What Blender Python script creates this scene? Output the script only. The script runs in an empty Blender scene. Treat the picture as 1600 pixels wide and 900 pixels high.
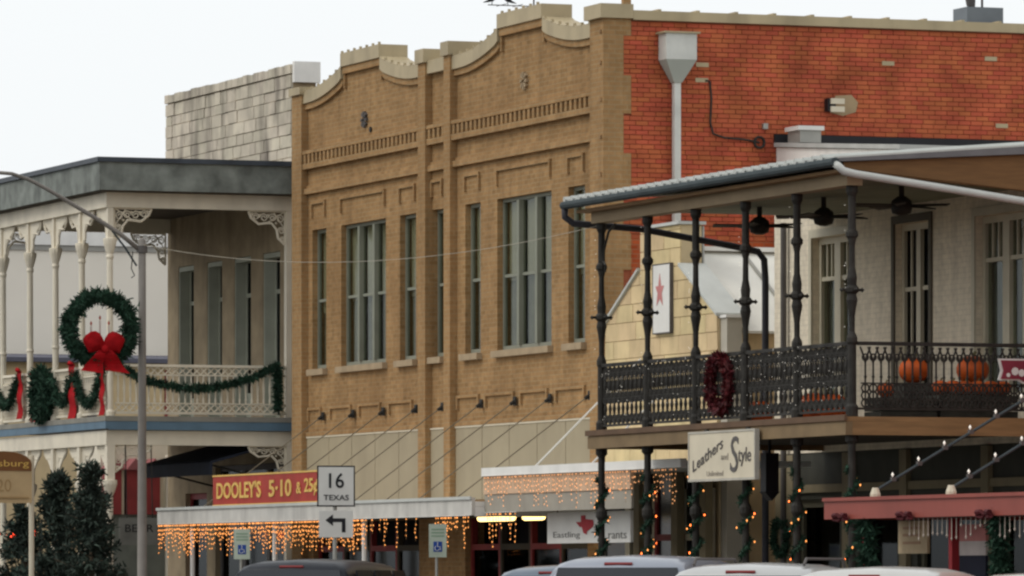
import bpy, bmesh, math, random
from mathutils import Vector, Matrix
random.seed(7)
scene = bpy.context.scene
col = scene.collection
R = math.radians

# ------------------------------------------------------------------ camera
YAW = R(20.49)
cam_data = bpy.data.cameras.new('camera')
cam = bpy.data.objects.new('camera', cam_data); col.objects.link(cam)
cam.location = (0, 0, 1.5)
cam.rotation_euler = (R(90), 0, -YAW)
cam_data.sensor_width = 36.0
cam_data.lens = 213.75
cam_data.shift_y = 455.0 / 1600.0
cam_data.clip_start = 0.5; cam_data.clip_end = 5000
scene.camera = cam

# ------------------------------------------------------------------ world: bright overcast sky
SUN_EL, SUN_AZ = 46.0, 282.0            # compass azimuth from +Y clockwise: the sun stands over the street
world = bpy.data.worlds.new('World'); scene.world = world
world.use_nodes = True
nt = world.node_tree; nt.nodes.clear()
out = nt.nodes.new('ShaderNodeOutputWorld'); bg = nt.nodes.new('ShaderNodeBackground')
sky = nt.nodes.new('ShaderNodeTexSky'); sky.sky_type = 'NISHITA'; sky.sun_disc = False
sky.sun_elevation = R(SUN_EL); sky.sun_rotation = R(SUN_AZ)
sky.air_density = 1.0; sky.dust_density = 4.0; sky.ozone_density = 1.0
hsv = nt.nodes.new('ShaderNodeHueSaturation'); hsv.inputs['Saturation'].default_value = 0.25
cl = nt.nodes.new('ShaderNodeMix'); cl.data_type = 'RGBA'          # the closed cloud deck over the clear sky
cl.inputs['Factor'].default_value = 0.8
cl.inputs['B'].default_value = (11.1, 11.45, 11.6, 1)
nt.links.new(sky.outputs[0], hsv.inputs['Color'])
nt.links.new(hsv.outputs[0], cl.inputs['A'])
nt.links.new(cl.outputs['Result'], bg.inputs['Color'])
bg.inputs['Strength'].default_value = 0.10
nt.links.new(bg.outputs[0], out.inputs[0])

sun_data = bpy.data.lights.new('sun', 'SUN'); sun_data.energy = 0.9; sun_data.angle = R(25)
sun_data.color = (1.0, 0.95, 0.86)
sun = bpy.data.objects.new('sun', sun_data); col.objects.link(sun)
el, az = R(SUN_EL), R(SUN_AZ)
sdir = Vector((math.sin(az) * math.cos(el), math.cos(az) * math.cos(el), math.sin(el)))
sun.rotation_euler = sdir.to_track_quat('Z', 'Y').to_euler()
sun.location = (0, 40, 60)

vs = scene.view_settings
vs.view_transform = 'Standard'; vs.look = 'None'; vs.exposure = 0.0; vs.gamma = 1.0
vs.use_curve_mapping = False
scene.render.engine = 'CYCLES'
scene.cycles.use_denoising = True
scene.cycles.max_bounces = 6
scene.cycles.transparent_max_bounces = 16
scene.cycles.pixel_filter_type = 'BLACKMAN_HARRIS'
scene.cycles.filter_width = 2.4

# ------------------------------------------------------------------ materials
MATS = {}
def nodes_of(name):
    m = bpy.data.materials.new(name); m.use_nodes = True
    return m, m.node_tree, m.node_tree.nodes['Principled BSDF']
def scl(c, k): return tuple(min(1.0, max(0.0, x * k)) for x in c[:3]) + (1,)
def mat(name, c, var=0.14, scale=3.0, rough=0.75, metal=0.0, bump=0.0, stain=0.0, stretch=(1, 1, 1), island=0.0, spec=0.3):
    """painted / weathered surface: two noise layers of colour, optional dark stains, optional per-piece tone"""
    if name in MATS: return MATS[name]
    m, t, b = nodes_of(name)
    N, L = t.nodes, t.links
    geo = N.new('ShaderNodeNewGeometry')
    mp = N.new('ShaderNodeMapping'); mp.inputs['Scale'].default_value = stretch
    L.new(geo.outputs['Position'], mp.inputs['Vector'])
    n1 = N.new('ShaderNodeTexNoise'); n1.inputs['Scale'].default_value = scale; n1.inputs['Detail'].default_value = 6
    L.new(mp.outputs[0], n1.inputs['Vector'])
    mx = N.new('ShaderNodeMix'); mx.data_type = 'RGBA'
    mx.inputs['A'].default_value = scl(c, 1 - var); mx.inputs['B'].default_value = scl(c, 1 + var)
    rmp = N.new('ShaderNodeMapRange'); rmp.inputs[1].default_value = 0.3; rmp.inputs[2].default_value = 0.7
    L.new(n1.outputs['Fac'], rmp.inputs[0]); L.new(rmp.outputs[0], mx.inputs['Factor'])
    cur = mx.outputs['Result']
    if stain > 0:
        n2 = N.new('ShaderNodeTexNoise'); n2.inputs['Scale'].default_value = 0.9; n2.inputs['Detail'].default_value = 8
        mp2 = N.new('ShaderNodeMapping'); mp2.inputs['Scale'].default_value = (2.2, 2.2, 0.55)
        L.new(geo.outputs['Position'], mp2.inputs['Vector']); L.new(mp2.outputs[0], n2.inputs['Vector'])
        r2 = N.new('ShaderNodeMapRange'); r2.inputs[1].default_value = 0.50; r2.inputs[2].default_value = 0.68; r2.inputs[4].default_value = stain
        L.new(n2.outputs['Fac'], r2.inputs[0])
        m2 = N.new('ShaderNodeMix'); m2.data_type = 'RGBA'; m2.inputs['B'].default_value = scl((c[0] * .30, c[1] * .29, c[2] * .30), 1)
        L.new(r2.outputs[0], m2.inputs['Factor']); L.new(cur, m2.inputs['A']); cur = m2.outputs['Result']
    if island > 0:
        oi = N.new('ShaderNodeObjectInfo'); ad = N.new('ShaderNodeMath'); ad.operation = 'ADD'
        L.new(oi.outputs['Random'], ad.inputs[0]); L.new(geo.outputs['Random Per Island'], ad.inputs[1])
        fr = N.new('ShaderNodeMath'); fr.operation = 'FRACT'; L.new(ad.outputs[0], fr.inputs[0])
        h = N.new('ShaderNodeHueSaturation')
        r3 = N.new('ShaderNodeMapRange'); r3.inputs[3].default_value = 1 - island; r3.inputs[4].default_value = 1 + island * .8
        L.new(fr.outputs[0], r3.inputs[0]); L.new(r3.outputs[0], h.inputs['Value'])
        mu = N.new('ShaderNodeMath'); mu.operation = 'MULTIPLY'; mu.inputs[1].default_value = 7.31
        L.new(fr.outputs[0], mu.inputs[0])
        f2 = N.new('ShaderNodeMath'); f2.operation = 'FRACT'; L.new(mu.outputs[0], f2.inputs[0])
        r4 = N.new('ShaderNodeMapRange'); r4.inputs[3].default_value = 0.492; r4.inputs[4].default_value = 0.508
        L.new(f2.outputs[0], r4.inputs[0]); L.new(r4.outputs[0], h.inputs['Hue'])
        L.new(cur, h.inputs['Color']); cur = h.outputs[0]
    L.new(cur, b.inputs['Base Color'])
    b.inputs['Roughness'].default_value = rough; b.inputs['Metallic'].default_value = metal
    b.inputs['Specular IOR Level'].default_value = spec
    if bump > 0:
        bp = N.new('ShaderNodeBump'); bp.inputs['Strength'].default_value = bump; bp.inputs['Distance'].default_value = 0.02
        n3 = N.new('ShaderNodeTexNoise'); n3.inputs['Scale'].default_value = scale * 6; n3.inputs['Detail'].default_value = 5
        L.new(geo.outputs['Position'], n3.inputs['Vector']); L.new(n3.outputs['Fac'], bp.inputs['Height'])
        L.new(bp.outputs[0], b.inputs['Normal'])
    MATS[name] = m; return m
def brick_mat(name, c1, c2, mortar, bw=0.21, rh=0.075, ms=0.009, stain=0.35, bump=0.3):
    """courses far too fine to tell apart from here: colour and relief on a flat wall"""
    if name in MATS: return MATS[name]
    m, t, b = nodes_of(name); N, L = t.nodes, t.links
    geo = N.new('ShaderNodeNewGeometry'); sp = N.new('ShaderNodeSeparateXYZ'); L.new(geo.outputs['Position'], sp.inputs[0])
    ad = N.new('ShaderNodeMath'); L.new(sp.outputs[0], ad.inputs[0]); L.new(sp.outputs[1], ad.inputs[1])
    cb = N.new('ShaderNodeCombineXYZ'); L.new(ad.outputs[0], cb.inputs[0]); L.new(sp.outputs[2], cb.inputs[1])
    br = N.new('ShaderNodeTexBrick'); L.new(cb.outputs[0], br.inputs['Vector'])
    br.inputs['Scale'].default_value = 1.0; br.inputs['Brick Width'].default_value = bw; br.inputs['Row Height'].default_value = rh
    br.inputs['Mortar Size'].default_value = ms; br.inputs['Mortar Smooth'].default_value = 0.3; br.inputs['Bias'].default_value = 0.0
    br.inputs['Color1'].default_value = c1 + (1,); br.inputs['Color2'].default_value = c2 + (1,); br.inputs['Mortar'].default_value = mortar + (1,)
    n = N.new('ShaderNodeTexNoise'); n.inputs['Scale'].default_value = 0.8; n.inputs['Detail'].default_value = 9; n.inputs['Roughness'].default_value = 0.65
    L.new(geo.outputs['Position'], n.inputs['Vector'])
    r = N.new('ShaderNodeMapRange'); r.inputs[1].default_value = 0.42; r.inputs[2].default_value = 0.72; r.inputs[4].default_value = stain
    L.new(n.outputs['Fac'], r.inputs[0])
    mx = N.new('ShaderNodeMix'); mx.data_type = 'RGBA'; mx.inputs['B'].default_value = (c1[0] * .5, c1[1] * .47, c1[2] * .45, 1)
    L.new(r.outputs[0], mx.inputs['Factor']); L.new(br.outputs['Color'], mx.inputs['A'])
    ms_ = N.new('ShaderNodeMapping'); ms_.inputs['Scale'].default_value = (3.0, 3.0, 0.35); L.new(geo.outputs['Position'], ms_.inputs['Vector'])
    ns = N.new('ShaderNodeTexNoise'); ns.inputs['Scale'].default_value = 1.1; ns.inputs['Detail'].default_value = 7; L.new(ms_.outputs[0], ns.inputs['Vector'])
    rs_ = N.new('ShaderNodeMapRange'); rs_.inputs[1].default_value = 0.35; rs_.inputs[2].default_value = 0.7; rs_.inputs[3].default_value = 1.07; rs_.inputs[4].default_value = 0.84
    L.new(ns.outputs['Fac'], rs_.inputs[0])
    hv = N.new('ShaderNodeHueSaturation'); L.new(rs_.outputs[0], hv.inputs['Value']); L.new(mx.outputs['Result'], hv.inputs['Color'])
    nf = N.new('ShaderNodeTexNoise'); nf.inputs['Scale'].default_value = 9; nf.inputs['Detail'].default_value = 4; L.new(geo.outputs['Position'], nf.inputs['Vector'])
    rf = N.new('ShaderNodeMapRange'); rf.inputs[1].default_value = 0.3; rf.inputs[2].default_value = 0.7; rf.inputs[3].default_value = 0.90; rf.inputs[4].default_value = 1.10
    L.new(nf.outputs['Fac'], rf.inputs[0]); hv2 = N.new('ShaderNodeHueSaturation'); L.new(rf.outputs[0], hv2.inputs['Value']); L.new(hv.outputs[0], hv2.inputs['Color'])
    L.new(hv2.outputs[0], b.inputs['Base Color'])
    b.inputs['Roughness'].default_value = 0.9; b.inputs['Specular IOR Level'].default_value = 0.15
    bp = N.new('ShaderNodeBump'); bp.inputs['Strength'].default_value = bump; bp.inputs['Distance'].default_value = 0.008; bp.invert = True
    L.new(br.outputs['Fac'], bp.inputs['Height']); L.new(bp.outputs[0], b.inputs['Normal'])
    MATS[name] = m; return m
def glass_mat(name, tint=(0.55, 0.6, 0.58), rough=0.03, ior=1.4):
    if name in MATS: return MATS[name]
    m, t, b = nodes_of(name); N, L = t.nodes, t.links
    N.remove(b); o = N['Material Output']
    tr = N.new('ShaderNodeBsdfTransparent'); tr.inputs[0].default_value = tint + (1,)
    gl = N.new('ShaderNodeBsdfGlossy'); gl.inputs['Roughness'].default_value = rough; gl.inputs[0].default_value = (.85, .88, .9, 1)
    lw = N.new('ShaderNodeLayerWeight'); lw.inputs['Blend'].default_value = 0.5
    pw = N.new('ShaderNodeMath'); pw.operation = 'POWER'; pw.inputs[1].default_value = 5.0; L.new(lw.outputs['Facing'], pw.inputs[0])
    fr = N.new('ShaderNodeMath'); fr.operation = 'MULTIPLY_ADD'; fr.inputs[1].default_value = (ior - 1) * 1.6; fr.inputs[2].default_value = (ior - 1) * .08; L.new(pw.outputs[0], fr.inputs[0])
    ms = N.new('ShaderNodeMixShader'); L.new(fr.outputs[0], ms.inputs[0]); L.new(tr.outputs[0], ms.inputs[1]); L.new(gl.outputs[0], ms.inputs[2])
    L.new(ms.outputs[0], o.inputs[0]); MATS[name] = m; return m
def glow_mat(name, c, s):
    if name in MATS: return MATS[name]
    m, t, b = nodes_of(name); b.inputs['Base Color'].default_value = c + (1,)
    b.inputs['Emission Color'].default_value = c + (1,); b.inputs['Emission Strength'].default_value = s
    MATS[name] = m; return m
def car_mat(name, c):
    if name in MATS: return MATS[name]
    m, t, b = nodes_of(name); N, L = t.nodes, t.links
    geo = N.new('ShaderNodeNewGeometry'); n = N.new('ShaderNodeTexNoise'); n.inputs['Scale'].default_value = 2.5; n.inputs['Detail'].default_value = 7
    L.new(geo.outputs['Position'], n.inputs['Vector'])
    mx = N.new('ShaderNodeMix'); mx.data_type = 'RGBA'; mx.inputs['A'].default_value = scl(c, .88); mx.inputs['B'].default_value = scl(c, 1.08)
    L.new(n.outputs['Fac'], mx.inputs['Factor']); L.new(mx.outputs['Result'], b.inputs['Base Color'])
    b.inputs['Metallic'].default_value = 0.25; b.inputs['Roughness'].default_value = 0.32; b.inputs['Coat Weight'].default_value = 0.6
    MATS[name] = m; return m

TAN = brick_mat('tan_brick', (0.385, 0.225, 0.100), (0.285, 0.165, 0.070), (0.34, 0.235, 0.125), stain=.55)
TAN_TRIM = brick_mat('tan_trim_brick', (0.38, 0.225, 0.102), (0.32, 0.185, 0.08), (0.34, 0.24, 0.13), stain=.35)
RED_FLAT = brick_mat('red_brick_field', (0.50, 0.105, 0.035), (0.38, 0.075, 0.025), (0.36, 0.15, 0.08))
RED_BRICK = mat('red_brick', (0.44, 0.108, 0.050), var=.24, scale=1.7, rough=.9, island=.07, stain=.28, spec=.15)
RED_MORTAR = mat('red_mortar', (0.34, 0.10, 0.050), var=.2, scale=2, rough=.95)
COPING = mat('tan_metal_coping', (0.42, 0.34, 0.21), var=.1, scale=1.5, rough=.55, stain=.25)
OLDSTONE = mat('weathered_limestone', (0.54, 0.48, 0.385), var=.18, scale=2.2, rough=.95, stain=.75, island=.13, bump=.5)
STONE_JOINT = mat('stone_joint', (0.22, 0.18, 0.13), var=.2, rough=.95)
YSTONE = mat('yellow_limestone', (0.66, 0.51, 0.29), var=.14, scale=2, rough=.95, stain=.3, island=.05, bump=.4)
YJOINT = mat('yellow_joint', (0.58, 0.46, 0.28), var=.12, rough=.95)
CREAM = mat('cream_paint', (0.72, 0.65, 0.52), var=.08, scale=2.5, rough=.6, stain=.15)
GREYFASCIA = mat('grey_fascia_paint', (0.175, 0.19, 0.172), var=.38, scale=3.2, rough=.7, stain=.35)
DARKMETAL = mat('dark_blue_roof_metal', (0.05, 0.06, 0.075), var=.2, rough=.5)
BLUEBAND = mat('blue_band_paint', (0.10, 0.165, 0.225), var=.12, rough=.6)
IRON = mat('black_iron', (0.030, 0.027, 0.023), var=.35, scale=8, rough=.6, spec=.2)
GUTTER = mat('grey_gutter', (0.05, 0.062, 0.066), var=.15, rough=.7, spec=.15)
PALEMETAL = mat('pale_roof_metal', (0.50, 0.51, 0.48), var=.08, rough=.5)
BROWN = mat('brown_wood', (0.26, 0.15, 0.065), var=.2, scale=2, rough=.7, stretch=(1, 1, 8))
BEAMTAN = mat('tan_beam_paint', (0.30, 0.22, 0.13), var=.12, scale=2, rough=.7)
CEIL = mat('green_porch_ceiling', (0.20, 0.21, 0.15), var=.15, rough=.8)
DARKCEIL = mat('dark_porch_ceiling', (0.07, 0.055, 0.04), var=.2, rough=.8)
WHITEBRICK = brick_mat('white_painted_brick', (0.80, 0.71, 0.56), (0.75, 0.66, 0.52), (0.70, 0.62, 0.49), stain=.08, bump=.2)
WINFRAME = mat('green_grey_window_paint', (0.22, 0.225, 0.175), var=.08, rough=.6)
CREAMFRAME = mat('cream_window_paint', (0.55, 0.50, 0.38), var=.08, rough=.6)
BLIND = mat('olive_blind', (0.35, 0.315, 0.215), var=.1, scale=2, rough=.9)
DARKIN = mat('dark_interior', (0.02, 0.02, 0.022), var=.2, rough=.9)
GLASS = glass_mat('window_glass', (0.80, 0.82, 0.78), .05, 1.28)
DARKGLASS = glass_mat('dark_glass', (0.22, 0.25, 0.27), .05, 1.22)
PANELBEIGE = mat('beige_transom_panel', (0.34, 0.285, 0.19), var=.06, scale=1.5, rough=.7, stain=.1)
CONC = mat('sill_concrete', (0.36, 0.27, 0.17), var=.15, rough=.9)
WHITEPAINT = mat('white_paint', (0.78, 0.76, 0.72), var=.06, rough=.6, stain=.1)
GALV = mat('galvanised_steel', (0.34, 0.33, 0.30), var=.1, rough=.5, metal=.3)
NEEDLE = mat('evergreen_needles', (0.018, 0.052, 0.030), var=.4, scale=9, rough=.8, island=.35)
NEEDLE2 = mat('cedar_needles', (0.034, 0.050, 0.038), var=.5, scale=4, rough=.85, island=.55)
BARK = mat('bark', (0.10, 0.075, 0.05), var=.3, rough=.95)
REDCLOTH = mat('red_ribbon', (0.33, 0.006, 0.009), var=.25, scale=6, rough=.75, spec=.1)
REDBERRY = mat('red_wreath_berries', (0.085, 0.008, 0.011), var=.4, scale=9, rough=.6, island=.4)
MAROON = mat('maroon_paint', (0.23, 0.03, 0.03), var=.15, rough=.6)
SIGNRED = mat('sign_red', (0.36, 0.035, 0.022), var=.12, rough=.6)
SIGNYEL = mat('sign_yellow', (0.72, 0.46, 0.12), var=.08, rough=.6)
SIGNWHITE = mat('sign_white', (0.72, 0.70, 0.66), var=.05, rough=.5)
SIGNCREAM = mat('sign_cream', (0.62, 0.55, 0.42), var=.06, rough=.6)
BLACK = mat('black_paint', (0.012, 0.012, 0.015), var=.2, rough=.5)
GREYINK = mat('grey_ink', (0.10, 0.09, 0.085), var=.2, rough=.7)
ROAD = mat('asphalt', (0.055, 0.055, 0.056), var=.2, scale=1.0, rough=.9, bump=.4)
PAVE = mat('concrete_pavement', (0.19, 0.18, 0.16), var=.12, scale=.8, rough=.9, stain=.2)
EARTH = mat('dry_ground', (0.20, 0.18, 0.13), var=.2, scale=.2, rough=.95)
CANOPYRED = mat('red_canopy_metal', (0.27, 0.062, 0.045), var=.1, scale=2, rough=.55, stain=.15)
PUMPKIN = mat('pumpkin_skin', (0.50, 0.085, 0.010), var=.3, scale=7, rough=.6, stain=.3)
STEM = mat('pumpkin_stem', (0.12, 0.11, 0.05), var=.2, rough=.9)
WARM = glow_mat('warm_bulb', (1.0, 0.36, 0.085), 2.2)
WARMDIM = glow_mat('warm_bulb_dim', (1.0, 0.45, 0.18), 1.1)
PALEBULB = glow_mat('pale_bulb', (0.9, 0.85, 0.75), 0.45)
REDBULB = glow_mat('red_bulb', (1.0, 0.06, 0.02), 5.0)
TUBE = glow_mat('fluorescent_tube', (1.0, 0.70, 0.26), 3.2)
ROOFMEMB = mat('roof_membrane', (0.42, 0.42, 0.40), var=.1, rough=.8)

# ------------------------------------------------------------------ mesh builder
ORG = {}                                        # world origin of every object built
class MB:
    def __init__(s): s.v = []; s.f = []
    def add(s, vs, fs):
        o = len(s.v); s.v += [tuple(p) for p in vs]; s.f += [tuple(o + i for i in f) for f in fs]; return s
    def box(s, x0, x1, y0, y1, z0, z1):
        if x0 > x1: x0, x1 = x1, x0
        if y0 > y1: y0, y1 = y1, y0
        return s.add([(x0, y0, z0), (x1, y0, z0), (x1, y1, z0), (x0, y1, z0), (x0, y0, z1), (x1, y0, z1), (x1, y1, z1), (x0, y1, z1)],
                     [(0, 3, 2, 1), (4, 5, 6, 7), (0, 1, 5, 4), (1, 2, 6, 5), (2, 3, 7, 6), (3, 0, 4, 7)])
    def hexa(s, lo, hi):                        # two matching quads, counter-clockwise seen from outside the second
        return s.add(list(lo) + list(hi), [(3, 2, 1, 0), (4, 5, 6, 7), (0, 1, 5, 4), (1, 2, 6, 5), (2, 3, 7, 6), (3, 0, 4, 7)])
    def prism(s, poly, a0, a1, axis):           # polygon in the other two axes, extruded along axis
        def P(p, a): return (a, p[0], p[1]) if axis == 0 else ((p[0], a, p[1]) if axis == 1 else (p[0], p[1], a))
        n = len(poly); vs = [P(p, a0) for p in poly] + [P(p, a1) for p in poly]
        return s.add(vs, [tuple(range(n - 1, -1, -1)), tuple(range(n, 2 * n))] + [(i, (i + 1) % n, n + (i + 1) % n, n + i) for i in range(n)])
    def tube(s, path, r, n=8, cap=True):
        path = [Vector(p) for p in path]; rs = r if isinstance(r, (list, tuple)) else [r] * len(path)
        o = len(s.v); up = None
        for i, p in enumerate(path):
            t = (path[min(i + 1, len(path) - 1)] - path[max(i - 1, 0)]).normalized()
            if up is None:
                up = Vector((0, 0, 1)) if abs(t.z) < .9 else Vector((1, 0, 0))
            a = t.cross(up)
            if a.length < 1e-4: a = t.orthogonal()
            a.normalize(); b = a.cross(t).normalized(); up = b
            for k in range(n):
                q = 2 * math.pi * k / n
                s.v.append(tuple(p + (a * math.cos(q) + b * math.sin(q)) * rs[i]))
        for i in range(len(path) - 1):
            for k in range(n):
                s.f.append((o + i * n + k, o + i * n + (k + 1) % n, o + (i + 1) * n + (k + 1) % n, o + (i + 1) * n + k))
        if cap:
            s.f.append(tuple(o + k for k in range(n - 1, -1, -1))); e = o + (len(path) - 1) * n
            s.f.append(tuple(e + k for k in range(n)))
        return s
    def lathe(s, prof, c, n=12):                # profile [(r, z)], centre (x, y)
        o = len(s.v)
        for r, z in prof:
            for k in range(n):
                q = 2 * math.pi * k / n; s.v.append((c[0] + r * math.cos(q), c[1] + r * math.sin(q), z))
        for i in range(len(prof) - 1):
            for k in range(n):
                s.f.append((o + i * n + k, o + i * n + (k + 1) % n, o + (i + 1) * n + (k + 1) % n, o + (i + 1) * n + k))
        s.f.append(tuple(o + k for k in range(n - 1, -1, -1))); e = o + (len(prof) - 1) * n
        s.f.append(tuple(e + k for k in range(n))); return s
    def octa(s, c, r, rz=None):
        x, y, z = c; q = rz or r
        return s.add([(x + r, y, z), (x, y + r, z), (x - r, y, z), (x, y - r, z), (x, y, z + q), (x, y, z - q)],
                     [(0, 1, 4), (1, 2, 4), (2, 3, 4), (3, 0, 4), (1, 0, 5), (2, 1, 5), (3, 2, 5), (0, 3, 5)])
    def wall(s, axis, a0, a1, u0, u1, z0, z1, holes, top=None):
        """wall slab between a0 and a1 along axis, u along the other horizontal axis, rectangular holes (u0,u1,z0,z1)"""
        us = sorted({u0, u1} | {h[0] for h in holes} | {h[1] for h in holes}); zs = sorted({z0, z1} | {h[2] for h in holes} | {h[3] for h in holes})
        us = [u for u in us if u0 <= u <= u1]; zs = [z for z in zs if z0 <= z <= z1]
        def solid(i, j):
            if i < 0 or j < 0 or i >= len(us) - 1 or j >= len(zs) - 1: return False
            cu, cz = (us[i] + us[i + 1]) / 2, (zs[j] + zs[j + 1]) / 2
            return not any(h[0] < cu < h[1] and h[2] < cz < h[3] for h in holes)
        def P(a, u, z): return (a, u, z) if axis == 0 else (u, a, z)
        def q(*p): s.add(p, [(0, 1, 2, 3)])
        for i in range(len(us) - 1):
            for j in range(len(zs) - 1):
                if not solid(i, j): continue
                A, B, C, D = us[i], us[i + 1], zs[j], zs[j + 1]
                q(P(a0, A, C), P(a0, A, D), P(a0, B, D), P(a0, B, C)); q(P(a1, A, C), P(a1, B, C), P(a1, B, D), P(a1, A, D))
                if not solid(i - 1, j): q(P(a0, A, C), P(a1, A, C), P(a1, A, D), P(a0, A, D))
                if not solid(i + 1, j): q(P(a0, B, C), P(a0, B, D), P(a1, B, D), P(a1, B, C))
                if not solid(i, j - 1): q(P(a0, A, C), P(a0, B, C), P(a1, B, C), P(a1, A, C))
                if not solid(i, j + 1): q(P(a0, A, D), P(a1, A, D), P(a1, B, D), P(a0, B, D))
        return s
    def build(s, name, m, parent=None, smooth=False):
        if parent is not None: o0 = ORG[parent.name]
        else:
            xs, ys, zs = zip(*s.v); o0 = Vector(((min(xs) + max(xs)) / 2, (min(ys) + max(ys)) / 2, min(zs)))
        me = bpy.data.meshes.new(name)
        me.from_pydata([(x - o0[0], y - o0[1], z - o0[2]) for x, y, z in s.v], [], s.f)
        bm = bmesh.new(); bm.from_mesh(me); bmesh.ops.recalc_face_normals(bm, faces=bm.faces); bm.to_mesh(me); bm.free()
        me.materials.append(m)
        if smooth: me.polygons.foreach_set('use_smooth', [True] * len(me.polygons))
        ob = bpy.data.objects.new(name, me); col.objects.link(ob)
        if parent is not None: ob.parent = parent
        else: ob.location = o0
        ORG[ob.name] = Vector(o0); return ob
def inst(name, src, parent, offset, rotz=0.0):   # another copy of a piece: shares its mesh
    ob = bpy.data.objects.new(name, src.data); col.objects.link(ob); ob.parent = parent
    ob.location = offset; ob.rotation_euler = (0, 0, rotz); ORG[ob.name] = ORG[parent.name]; return ob
def piece(name, mb, m, parent, at, smooth=False): # a piece modelled around the origin, set at a world point
    keep = ORG[parent.name]; ORG[parent.name] = Vector((0, 0, 0))
    ob = mb.build(name, m, parent, smooth); ORG[parent.name] = keep
    ob.location = Vector(at) - keep; ORG[ob.name] = keep; return ob
def again(src, parent, at, rotz=0.0, scale=None):
    ob = bpy.data.objects.new(src.name.split('.')[0], src.data); col.objects.link(ob); ob.parent = parent
    ob.location = Vector(at) - ORG[parent.name]; ob.rotation_euler = (0, 0, rotz)
    if scale: ob.scale = scale
    ORG[ob.name] = ORG[parent.name]; return ob
def thing(name, label, cat, loc, group=None):
    o = bpy.data.objects.new(name, None); col.objects.link(o); o.location = loc; o.empty_display_size = .3
    ORG[o.name] = Vector(loc); return tag(o, label, cat, group)
def tag(o, label, cat, group=None):
    o['label'] = label; o['category'] = cat
    if group: o['group'] = group
    return o
def struct(o): o['kind'] = 'structure'; return o
def stuff(o): o['kind'] = 'stuff'; return o
def text_mb(body, origin, U, V, width, height, depth=0.012, shear=0.0, bold=0.0):
    """flat raised lettering: text box mapped to origin + U*width, V*height, raised along U x V"""
    cu = bpy.data.curves.new('t', 'FONT'); cu.body = body; cu.offset = bold; cu.resolution_u = 3; cu.extrude = 0.5
    ob = bpy.data.objects.new('t', cu); col.objects.link(ob)
    bpy.context.view_layer.update()
    me = bpy.data.meshes.new_from_object(ob.evaluated_get(bpy.context.evaluated_depsgraph_get()))
    bpy.data.objects.remove(ob); bpy.data.curves.remove(cu)
    vs = [v.co.copy() for v in me.vertices]; fs = [tuple(p.vertices) for p in me.polygons]; bpy.data.meshes.remove(me)
    x0 = min(v.x for v in vs); x1 = max(v.x for v in vs); y0 = min(v.y for v in vs); y1 = max(v.y for v in vs)
    U, V = Vector(U).normalized(), Vector(V).normalized(); Nn = U.cross(V); o = Vector(origin); mb = MB()
    mb.add([o + U * ((v.x - x0) / (x1 - x0) * width + shear * (v.y - y0) / (y1 - y0) * height) + V * ((v.y - y0) / (y1 - y0) * height) + Nn * ((v.z + .5) * depth) for v in vs], fs)
    return mb
def needles(mb, path, rad, n, ln=0.09, w=0.018, hang=0.0):
    """spiky greenery round a path of points"""
    path = [Vector(p) for p in path]; seg = [(path[i + 1] - path[i]).length for i in range(len(path) - 1)]; tot = sum(seg)
    for _ in range(n):
        d = random.random() * tot; i = 0
        while i < len(seg) - 1 and d > seg[i]: d -= seg[i]; i += 1
        p = path[i].lerp(path[i + 1], d / max(seg[i], 1e-6))
        dr = Vector((random.gauss(0, 1), random.gauss(0, 1), random.gauss(0, 1))).normalized()
        q = p + dr * rad * random.random() ** .5
        t = (dr + Vector((random.gauss(0, .5), random.gauss(0, .5), random.gauss(0, .5) - hang))).normalized() * ln * random.uniform(.6, 1.3)
        sd = t.cross(Vector((random.gauss(0, 1), random.gauss(0, 1), random.gauss(0, 1)))).normalized() * w * random.uniform(.7, 1.4)
        mb.add([q - sd, q + sd, q + t + sd * .25, q + t - sd * .25], [(0, 1, 2, 3)])
    return mb
X_, Y_, Z_ = Vector((1, 0, 0)), Vector((0, 1, 0)), Vector((0, 0, 1))
NY = Vector((0, -1, 0))
PAV = 0.05

# ------------------------------------------------------------------ ground, road, pavement
g = struct(MB().box(-900, 1200, -300, 2500, -0.30, -0.110).build('ground', EARTH))
rd = struct(MB().box(-8, 30.2, -60, 260, -0.109, -0.10).build('road', ROAD))
ss = struct(MB().box(30.2, 110, 117.6, 130.5, -0.109, -0.10).build('side_street', ROAD))
pv = struct(MB().box(30.35, 60, 20, 117.45, -0.105, PAV).build('pavement', PAVE))
MB().box(30.2, 30.349, 20, 117.6, -0.104, PAV + .004).build('kerb', CONC, pv)
MB().box(30.35, 60, 117.451, 117.599, -0.104, PAV + .004).build('kerb', CONC, pv)
pv2 = struct(MB().box(30.35, 60, 130.65, 250, -0.105, PAV).build('pavement_beyond', PAVE))
MB().box(30.2, 30.349, 130.5, 250, -0.104, PAV + .004).build('kerb', CONC, pv2)
for i in range(14):                              # angled bay lines
    y = 40 + i * 3.4
    MB().hexa([(25.4, y, -.098), (30.1, y + 3.9, -.098), (30.1, y + 4.02, -.098), (25.4, y + .12, -.098)],
              [(25.4, y, -.096), (30.1, y + 3.9, -.096), (30.1, y + 4.02, -.096), (25.4, y + .12, -.096)]).build('bay_line', WHITEPAINT, rd)

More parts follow.
